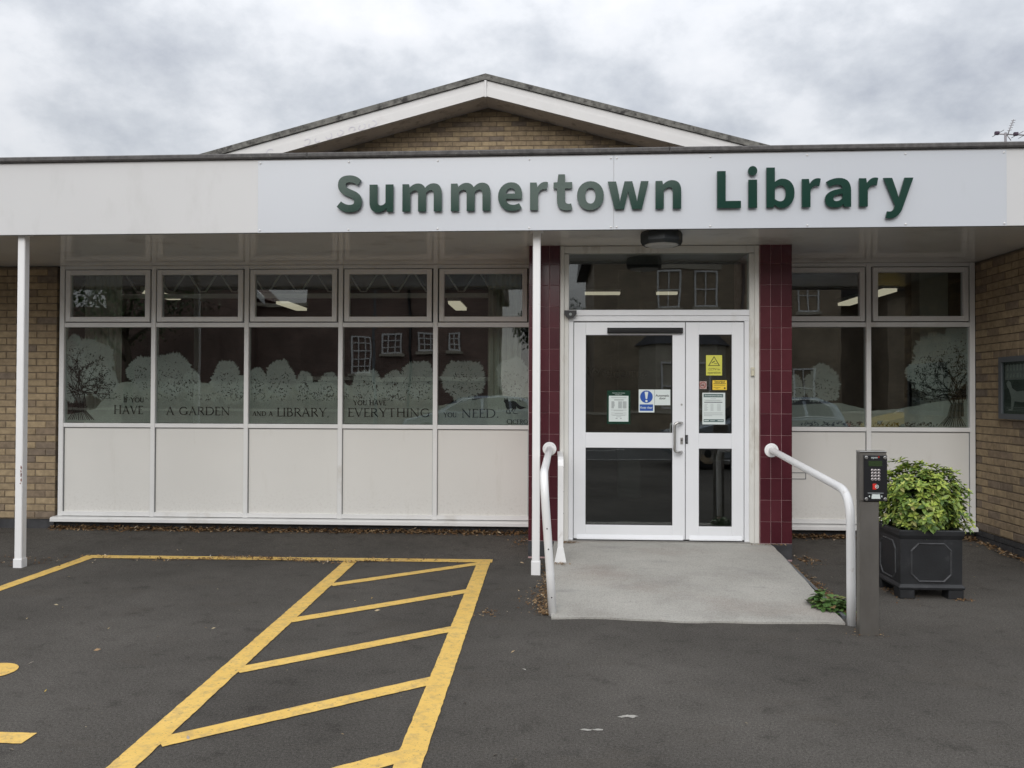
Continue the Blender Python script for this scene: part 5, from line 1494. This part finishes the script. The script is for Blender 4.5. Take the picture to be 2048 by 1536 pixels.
for k in range(60):
    crumbs(m, rl.gauss(0.08, 0.045), rl.gauss(-1.86, 0.025), rampz(-1.85) + 0.004, rl.uniform(0.005, 0.012))
for k in range(1500):                      # right side of the ramp
    y = rl.uniform(-3.2, -1.15); x = 2.015 + 0.025 * (y + 3) + abs(rl.gauss(0, 0.045)); crumbs(m, x, y, 0.014 * rl.random(), rl.uniform(0.005, 0.015))
for k in range(160):                       # round planter and keypad feet
    a_ = rl.uniform(0, 6.28); crumbs(m, 2.62 + rl.gauss(0, 0.05), -2.15 + rl.gauss(0, 0.16), 0.004, rl.uniform(0.005, 0.012))
for k in range(70): crumbs(m, 3.03 + rl.gauss(0, 0.05), -2.43 + rl.gauss(0, 0.02), 0.004, rl.uniform(0.006, 0.016))
for k in range(60): crumbs(m, KX + rl.gauss(0, 0.08), KY + rl.gauss(-0.03, 0.05), 0.002, rl.uniform(0.004, 0.009))
for k in range(900):                       # drift along the back bay line
    x = -2.55 + rl.gauss(0, 0.75); y = -1.30 + rl.gauss(0, 0.05) + 0.07 * math.sin(x * 4); crumbs(m, x, y, gz(y) + 0.006, rl.uniform(0.005, 0.017))
for k in range(160): crumbs(m, -4.7 + rl.gauss(0, 0.3), -1.5 + rl.gauss(0, 0.12), 0.004, rl.uniform(0.005, 0.014))
for k in range(60): crumbs(m, -0.42 + rl.gauss(0, 0.05), -3.0 + rl.gauss(0, 0.05), 0.004, rl.uniform(0.005, 0.013))
o = m.build('leaf_litter', 'litter'); tag(o, 'dry brown leaf litter drifted along the wall foot and ramp edges', 'leaf litter', kind='stuff')
m = MB()
for k in range(260):
    x = rl.uniform(-5.5, 4.3); y = rl.uniform(-6.5, -0.4)
    if -0.05 < x < 2.05 and y > -3.15: continue
    if x > 0.2 and rl.random() < 0.6: continue
    crumbs(m, x, y, gz(y) + 0.003, rl.choice((0.005, 0.006, 0.008, 0.010, 0.013, 0.016)))
for k in range(14): crumbs(m, rl.uniform(0.1, 1.9), rl.uniform(-3.0, -1.2), rampz(-2) * 0 + rampz(rl.uniform(-3, -1.2)) + 0.003, 0.004)
o = m.build('scattered_litter', 'scattered'); tag(o, 'small pale leaves and scraps scattered over the dark tarmac', 'litter', kind='stuff')
# pale patches of spilt paint in the foreground tarmac
m = MB()
for cx_, cy_, a_, b_ in ((0.155, -4.96, 0.032, 0.012), (0.215, -4.955, 0.028, 0.012), (0.37, -4.79, 0.045, 0.022), (0.33, -4.80, 0.02, 0.012)):
    vs_ = [(cx_ + a_ * math.cos(k * 0.42) * rl.uniform(0.5, 1.1), cy_ + b_ * math.sin(k * 0.42) * rl.uniform(0.5, 1.1), 0.003) for k in range(15)]
    m.add(vs_, [tuple(range(15))])
m.build('pale_stain', 'concrete', ground)

# ---------------------------------------------------------------- notice board on the right wall
nb = thing('notice_board', 'grey framed glazed notice board on the right brick wall', 'notice board', (WX, -1.0, 1.29))
BX = WX - 0.05
y0, y1, z0, z1 = -1.45, -0.528, 1.290, 1.880
m = MB(); t_ = 0.05
for a_ in ((y0, y1, z1 - t_, z1), (y0, y1, z0, z0 + t_), (y0, y0 + t_, z0 + t_, z1 - t_), (y1 - t_, y1, z0 + t_, z1 - t_)): m.box(BX, WX - 0.003, *a_)
m.build('frame', 'board_frame', nb)
MB().box(WX - 0.022, WX - 0.004, y0 + t_, y1 - t_, z0 + t_, z1 - t_).build('backing', 'poster_green', nb)
MB().box(WX - 0.038, WX - 0.034, y0 + t_ - 0.001, y1 - t_ + 0.001, z0 + t_ - 0.001, z1 - t_ + 0.001).build('pane', 'board_glass', nb)
def on_wall(pts, x): return [(x, a_, b_) for a_, b_ in pts]
m = MB(); m.quad(*on_wall([(-0.60, 1.66), (-1.2, 1.66), (-1.2, 1.80), (-0.60, 1.80)], WX - 0.0235)); m.build('poster_header', 'poster_grey', nb)
m = MB()
for k, (z_, w_) in enumerate(((1.775, 0.03), (1.70, 0.02))):
    for j in range(9):
        yy = -0.625 - j * 0.055; m.quad(*on_wall([(yy, z_ - w_), (yy - rl.uniform(0.02, 0.045), z_ - w_), (yy - rl.uniform(0.02, 0.045), z_ + w_), (yy - 0.01, z_ + w_)], WX - 0.0245))
m.build('poster_print', 'horse_white', nb)
m = MB()
hp_ = [(-0.62, 1.63), (-0.65, 1.655), (-0.69, 1.64), (-0.72, 1.58), (-0.80, 1.55), (-0.95, 1.56), (-1.02, 1.50), (-1.02, 1.38), (-1.0, 1.38), (-0.985, 1.46), (-0.88, 1.45), (-0.76, 1.46), (-0.72, 1.37), (-0.66, 1.37), (-0.655, 1.385), (-0.70, 1.39), (-0.70, 1.50), (-0.665, 1.57), (-0.635, 1.595)]
vf = curve_mesh([hp_], 0.0)
m.add([(WX - 0.0235, v.x, v.y) for v in vf[0]], vf[1]); m.build('poster_animal', 'horse_white', nb)
m = MB()
for k in range(3): m.quad(*on_wall([(-0.62, 1.372 + 0.016 * k - 0.003), (-1.15, 1.372 + 0.016 * k - 0.003), (-1.15, 1.372 + 0.016 * k + 0.001), (-0.62, 1.372 + 0.016 * k + 0.001)], WX - 0.0240))
m.build('poster_print', 'poster_grey', nb)

# ---------------------------------------------------------------- TV aerial on a roof behind
ae = thing('tv_aerial', 'grey rooftop television aerial showing above the right end of the canopy', 'aerial', (6.78, 4.0, 3.6))
m = MB().tube([(6.78, 4, 3.3), (6.78, 4, 5.46)], 0.018, 8); m.build('mast', 'aerial', ae)
m = MB().tube([(6.62, 4, 5.445), (7.7, 4.25, 5.47)], 0.010, 6); m.build('boom', 'aerial', ae)
for x in (6.68, 7.0, 7.12, 7.24, 7.36, 7.48):
    yy = 4 + (x - 6.62) * 0.23; MB().tube([(x, yy - 0.16, 5.455), (x, yy + 0.16, 5.455)], 0.005, 5).build('element', 'aerial', ae)
MB().tube([(6.80, 3.98, 5.42), (6.90, 4.0, 5.655)], 0.008, 5).build('reflector_rod', 'aerial', ae)
for k in range(5):
    t_ = 0.3 + k * 0.16; c = Vector((6.80, 3.98, 5.42)).lerp(Vector((6.90, 4.0, 5.655)), t_); MB().tube([c + Vector((-0.04, -0.02, -0.01)), c + Vector((0.045, 0.02, 0.012))], 0.0045, 5).build('reflector_rod', 'aerial', ae)
MB().tube([(6.86, 4, 5.34), (6.79, 4.0, 5.44)], 0.006, 5).build('stay', 'aerial', ae)
for x, z in ((6.645, 5.445), (6.92, 5.43)): MB().bbox(x - 0.028, x + 0.028, 3.95, 4.0, z - 0.022, z + 0.026, 0.01).build('dipole_box', 'aerial_plastic', ae)

# ---------------------------------------------------------------- across the road (seen reflected in the glass)
def house_window(par, x, z, w, h, y, bars_x=2, bars_z=3, sill=True):
    t_ = 0.07
    f = MB()
    f.box(x - w / 2, x - w / 2 + t_, y - 0.02, y + 0.06, z, z + h); f.box(x + w / 2 - t_, x + w / 2, y - 0.02, y + 0.06, z, z + h)
    f.box(x - w / 2 + t_, x + w / 2 - t_, y - 0.02, y + 0.06, z, z + t_); f.box(x - w / 2 + t_, x + w / 2 - t_, y - 0.02, y + 0.06, z + h - t_, z + h)
    for k in range(1, bars_x): xx = x - w / 2 + w * k / bars_x; f.box(xx - 0.022, xx + 0.022, y - 0.01, y + 0.055, z + t_, z + h - t_)
    for k in range(1, bars_z): zz_ = z + h * k / bars_z; f.box(x - w / 2 + t_, x + w / 2 - t_, y - 0.012, y + 0.05, zz_ - 0.022, zz_ + 0.022)
    wo_ = f.build('window', 'window_white', par)
    MB().box(x - w / 2 + 0.02, x + w / 2 - 0.02, y - 0.03, y - 0.005 - 0.02, z + 0.02, z + h - 0.02).build('pane', 'dark_glass', wo_)
    if sill: MB().box(x - w / 2 - 0.1, x + w / 2 + 0.1, y - 0.02, y + 0.14, z - 0.12, z - 0.005).build('sill', 'stone_trim', wo_)
# every house faces +Y, front at Y = hy
HY = -28.0
h1 = thing('brick_house', 'red brick house with white small paned windows across the road, reflected in the left windows', 'house', (-12, HY, 0))
MB().box(-11.0, -2.75, HY - 9, HY, 0, 6.6).build('wall', 'red_brick', h1)
MB().box(-24, -11.0, HY - 9, HY - 0.02, 0, 5.45).build('wall', 'red_brick', h1)
m = MB()
m.prism([(-11.3, HY + 0.5, 6.5), (-11.3, HY - 4.5, 10.4), (-11.3, HY - 9.5, 6.5)], (8.9, 0, 0)); ro = m.build('roof', 'roof_tile', h1)
MB().box(-9.2, -7.9, HY - 5, HY - 4, 9.5, 12).build('chimney', 'red_brick', ro)
MB().prism([(-20, HY + 0.9, 5.9), (-16.6, HY + 0.9, 9.4), (-13.2, HY + 0.9, 5.9)], (0, -4, 0)).build('front_gable', 'red_brick', h1)
for s_ in (-1, 1):
    MB().prism([(-16.6, HY + 1.2, 9.75), (-16.6 + s_ * 4.0, HY + 1.2, 5.75), (-16.6 + s_ * 4.0, HY + 1.2, 5.45), (-16.6, HY + 1.2, 9.45)], (0, -0.2, 0)).build('barge_board', 'window_white', h1)
MB().box(-19.8, -13.4, HY, HY + 0.9, 0, 5.9).build('projecting_bay', 'red_brick', h1)
for x, z, w, h, bx, bz, y in ((-8.55, 2.45, 0.95, 1.65, 3, 5, HY), (-7.15, 3.3, 0.85, 0.95, 3, 3, HY), (-5.55, 3.45, 0.85, 0.85, 3, 3, HY), (-4.35, 3.45, 0.5, 0.85, 2, 3, HY), (-16.6, 6.6, 1.0, 1.1, 3, 3, HY + 0.9)):
    house_window(h1, x, z, w, h, y, bx, bz)
MB().box(-11.0, -2.75, HY - 0.01, HY + 0.06, 2.1, 2.3).build('string_course', 'stone_trim', h1)
MB().box(-11.4, -2.3, HY + 0.3, HY + 0.45, 6.42, 6.56).build('gutter', 'black_plastic', h1)
MB().tube([(-6.35, HY + 0.08, 6.4), (-6.35, HY + 0.08, 0)], 0.06, 8).build('downpipe', 'black_plastic', h1)
MB().box(-13.4, -10.9, HY - 0.3, HY + 0.25, 5.45, 5.6).build('parapet_coping', 'stone_trim', h1)
h2 = thing('brick_house', 'tan brick house with stone bay across the road, reflected in the door glass', 'house', (7, HY, 0))
MB().box(1.75, 12.6, HY - 9, HY, 0, 7.6).build('wall', 'tan_brick', h2)
m = MB(); m.prism([(1.3, HY + 0.5, 7.5), (1.3, HY - 4.5, 10.8), (1.3, HY - 9.5, 7.5)], (11.8, 0, 0)); ro = m.build('roof', 'slate', h2)
MB().box(6.4, 7.6, HY - 5, HY - 4, 10, 12.6).build('chimney', 'tan_brick', ro)
m = MB(); m.prism([(3.6, HY, 0), (4.2, HY + 0.9, 0), (6.6, HY + 0.9, 0), (7.2, HY, 0)], (0, 0, 3.6)); by_ = m.build('bay', 'stone_trim', h2)
m = MB(); m.add([(3.4, HY, 3.6), (4.1, HY + 1.05, 3.6), (6.7, HY + 1.05, 3.6), (7.4, HY, 3.6), (4.4, HY, 4.4), (6.4, HY, 4.4)], [(0, 1, 4), (1, 2, 5, 4), (2, 3, 5), (0, 3, 2, 1), (0, 4, 5, 3)]); m.build('bay_roof', 'slate', h2)
for x in (4.85, 5.95): house_window(h2, x, 0.95, 0.85, 1.9, HY + 0.92, 1, 2)
for x, w in ((4.85, 0.95), (6.35, 0.95), (8.9, 0.85), (11.2, 0.9)): house_window(h2, x, 5.15, w, 1.55, HY, 2, 2)
house_window(h2, 11.0, 0.95, 1.0, 1.8, HY, 2, 2)
d_ = MB().box(8.5, 9.45, HY - 0.02, HY + 0.05, 0.15, 2.25); dd = d_.build('door', 'car_silver', h2); MB().lathe((8.65, HY + 0.05, 1.1), (0, 1, 0), [(0, 0.03), (0.05, 0.03)], 10).build('handle', 'chrome', dd)
MB().box(3.9, 7.0, HY - 0.01, HY + 0.08, 6.75, 7.05).build('lintel', 'stone_trim', h2)
MB().tube([(7.9, HY + 0.08, 7.4), (7.9, HY + 0.08, 0)], 0.06, 8).build('downpipe', 'black_plastic', h2)
h3 = thing('brick_house', 'dark brick house beyond the gap to the right across the road', 'house', (20, HY, 0))
MB().box(14.6, 27, HY - 9, HY, 0, 6.2).build('wall', 'tan_brick', h3)
m = MB(); m.prism([(14.2, HY + 0.5, 6.1), (14.2, HY - 4.5, 9.6), (14.2, HY - 9.5, 6.1)], (13.2, 0, 0)); m.build('roof', 'slate', h3)
for x in (16.5, 19.5, 23): house_window(h3, x, 1.0, 1.2, 1.6, HY, 2, 2); house_window(h3, x, 4.0, 1.2, 1.5, HY, 2, 2)
# garden walls
for x0, x1, mt, lb in ((-24, -2.4, 'red_brick', 'low red brick garden wall across the road'), (-1.0, 12.6, 'tan_brick', 'low tan brick garden wall across the road')):
    o = MB().box(x0, x1, -23.0, -22.75, 0, 0.85)
    t = thing('garden_wall', lb, 'wall', (0.5 * (x0 + x1), -22.9, 0)); o.build('wall', mt, t); MB().box(x0 - 0.02, x1 + 0.02, -23.04, -22.71, 0.85, 0.93).build('coping', 'stone_trim', t)
# trees in the gap
def tree(x, y, h, r_, label, seed):
    q = random.Random(seed)
    t = thing('tree', label, 'tree', (x, y, 0))
    m = MB(); m.tube([(x, y, 0), (x + 0.1, y, h * 0.3), (x - 0.1, y + 0.1, h * 0.55), (x, y, h * 0.8)], [0.22, 0.17, 0.12, 0.04], 8)
    ends = []
    for k in range(9):
        a_ = q.uniform(0, 6.28); z_ = h * q.uniform(0.35, 0.6); e_ = Vector((x + r_ * 0.75 * math.cos(a_), y + r_ * 0.75 * math.sin(a_), z_ + h * q.uniform(0.1, 0.3)))
        m.tube([(x, y, z_), Vector((x, y, z_)).lerp(e_, 0.5) + Vector((0, 0, 0.2)), e_], [0.08, 0.05, 0.02], 6); ends.append(e_)
    m.build('trunk', 'bark', t)
    m = MB()
    cl_ = [(e_, r_ * 0.45) for e_ in ends] + [(Vector((x + q.uniform(-.5, .5) * r_, y + q.uniform(-.5, .5) * r_, h * q.uniform(0.6, 0.95))), r_ * q.uniform(0.3, 0.5)) for _ in range(12)]
    for c, rr_ in cl_:
        for k in range(150):
            u = Vector((q.gauss(0, 1), q.gauss(0, 1), q.gauss(0, 0.8))).normalized() * rr_ * q.random() ** 0.4
            leaf(m, c + u, (q.uniform(-1, 1), q.uniform(-1, 1), q.uniform(-0.8, 0.4)), (q.uniform(-.5, .5), q.uniform(-.5, .5), 1), q.uniform(0.12, 0.22), 0.05, 0.2, 0.2, 2)
    o = m.build('crown', 'tree_leaf', t); o['kind'] = 'stuff'
tree(-0.75, -34, 6.5, 1.15, 'leafy green tree in the gap between the red and tan houses', 1)
tree(1.6, -37, 6.3, 1.6, 'green tree behind the corner of the tan house', 2)
tree(-17.0, -23.6, 7.5, 3.4, 'dark leafy tree in front of the red brick house', 3)
# street lamp
t = thing('lamp_post', 'slim grey street lamp column beside the road', 'street lamp', (-6.3, -20.4, 0))
MB().tube([(-6.3, -20.4, 0.1), (-6.3, -20.4, 1.2), (-6.3, -20.4, 6.6), (-6.3, -20.2, 7.0), (-6.3, -19.4, 7.15)], [0.09, 0.06, 0.045, 0.04, 0.035], 10).build('column', 'galvanised', t)
MB().bbox(-6.42, -6.18, -19.5, -18.9, 7.08, 7.22, 0.02).build('lantern', 'galvanised', t)
# parked cars (side-on, nose to -X)
def car(label, x, y, paint):
    t = thing('parked_car', label, 'car', (x, y, 0), 'cars parked in front of the library')
    def P(u, v, w): return (x + u, y + v, w)
    lower = [(-2.15, 0.30), (-2.22, 0.52), (-2.12, 0.72), (-1.55, 0.86), (-1.10, 0.95), (2.10, 0.98), (2.20, 0.80), (2.24, 0.52), (2.18, 0.28), (1.75, 0.22), (-1.7, 0.22)]
    upper = [(-1.12, 0.94), (-0.35, 1.40), (0.2, 1.47), (1.55, 1.45), (1.95, 1.30), (2.12, 0.97)]
    def loft(prof_, ws):
        m = MB(); m.smooth = False; n = len(prof_)
        rings = []
        for v, inset in ws:
            cu = sum(p[0] for p in prof_) / n; cw = sum(p[1] for p in prof_) / n
            rings.append([P(cu + (p[0] - cu) * (1 - inset), v, cw + (p[1] - cw) * (1 - inset)) for p in prof_])
        vs_ = [p for r_ in rings for p in r_]
        fs_ = [(i * n + k, i * n + (k + 1) % n, (i + 1) * n + (k + 1) % n, (i + 1) * n + k) for i in range(len(rings) - 1) for k in range(n)]
        fs_ += [tuple(range(n)), tuple((len(rings) - 1) * n + k for k in range(n - 1, -1, -1))]
        m.add(vs_, fs_); return m
    loft(lower, [(-0.88, 0.05), (-0.84, 0.01), (-0.6, 0), (0.6, 0), (0.84, 0.01), (0.88, 0.05)]).build('body', paint, t)
    m = MB(); n = len(upper)
    base = [0.80, 0.68, 0.62, 0.62, 0.66, 0.78]
    vs_ = [P(u, -b_, w) for (u, w), b_ in zip(upper, base)] + [P(u, b_, w) for (u, w), b_ in zip(upper, base)]
    m.add(vs_, [tuple(range(n)), tuple(range(2 * n - 1, n - 1, -1))] + [(k, n + k, n + k + 1, k + 1) for k in range(n - 1)])
    m.build('cabin', paint, t)
    for s in (-1, 1):
        m = MB()
        for pts_ in ([(-0.78, 1.00), (-0.28, 1.33), (0.32, 1.39), (0.36, 1.00)], [(0.44, 1.00), (0.42, 1.39), (1.18, 1.38), (1.24, 1.00)], [(1.32, 1.01), (1.27, 1.38), (1.55, 1.37), (1.80, 1.24), (1.86, 1.04)]):
            m.add([P(u, s * (0.80 - (w - 0.94) * 0.355 + 0.006), w) for u, w in pts_], [tuple(range(len(pts_)))])
        m.build('side_glass', 'dark_glass', t)
        m = MB(); m.tube([P(-0.80, s * 0.80, 1.0), P(-0.28, s * 0.675, 1.355), P(0.4, s * 0.655, 1.41), P(1.5, s * 0.66, 1.395), P(1.86, s * 0.72, 1.25), P(1.92, s * 0.79, 1.02), P(-0.80, s * 0.81, 1.0)], 0.012, 6); m.build('window_trim', 'chrome', t)
        for u in (-1.38, 1.32):
            wh = MB(); wh.lathe(P(u, s * 0.70, 0.32), (0, s, 0), [(0, 0.32), (0.19, 0.32), (0.21, 0.28)], 24); wo_ = wh.build('wheel', 'tyre', t)
            r_ = MB(); r_.lathe(P(u, s * 0.905, 0.32), (0, s, 0), [(0, 0.21), (0.012, 0.20), (0.004, 0.06)], 16); r_.build('rim', 'chrome', wo_)
        MB().bbox(x + 2.10, x + 2.235, y + s * 0.70 - 0.1, y + s * 0.70 + 0.1, 0.74, 0.88, 0.02).build('tail_light', 'tail_red', t)
        MB().bbox(x - 2.16, x - 2.0, y + s * 0.66 - 0.12, y + s * 0.66 + 0.12, 0.62, 0.74, 0.02).build('headlight', 'chrome', t)
    m = MB(); m.add([P(-1.06, -0.72, 0.99), P(-1.06, 0.72, 0.99), P(-0.42, 0.62, 1.375), P(-0.42, -0.62, 1.375)], [(0, 1, 2, 3)])
    for v in m.v: v += Vector((-0.012, 0, 0.018))
    m.build('windscreen', 'dark_glass', t)
    m = MB(); m.add([P(2.095, -0.70, 1.03), P(2.095, 0.70, 1.03), P(1.965, 0.60, 1.28), P(1.965, -0.60, 1.28)], [(0, 1, 2, 3)])
    for v in m.v: v += Vector((0.018, 0, 0.01))
    m.build('rear_window', 'dark_glass', t)
car('silver blue estate car parked behind the viewer, reflected beside the right tiled pillar', 4.55, -11.2, 'car_silver')
car('yellow car parked across the road, reflected low in the right window', 12.4, -18.4, 'car_yellow')
car('silver car parked across the road, reflected in the window beside the entrance', -2.6, -18.4, 'car_silver')
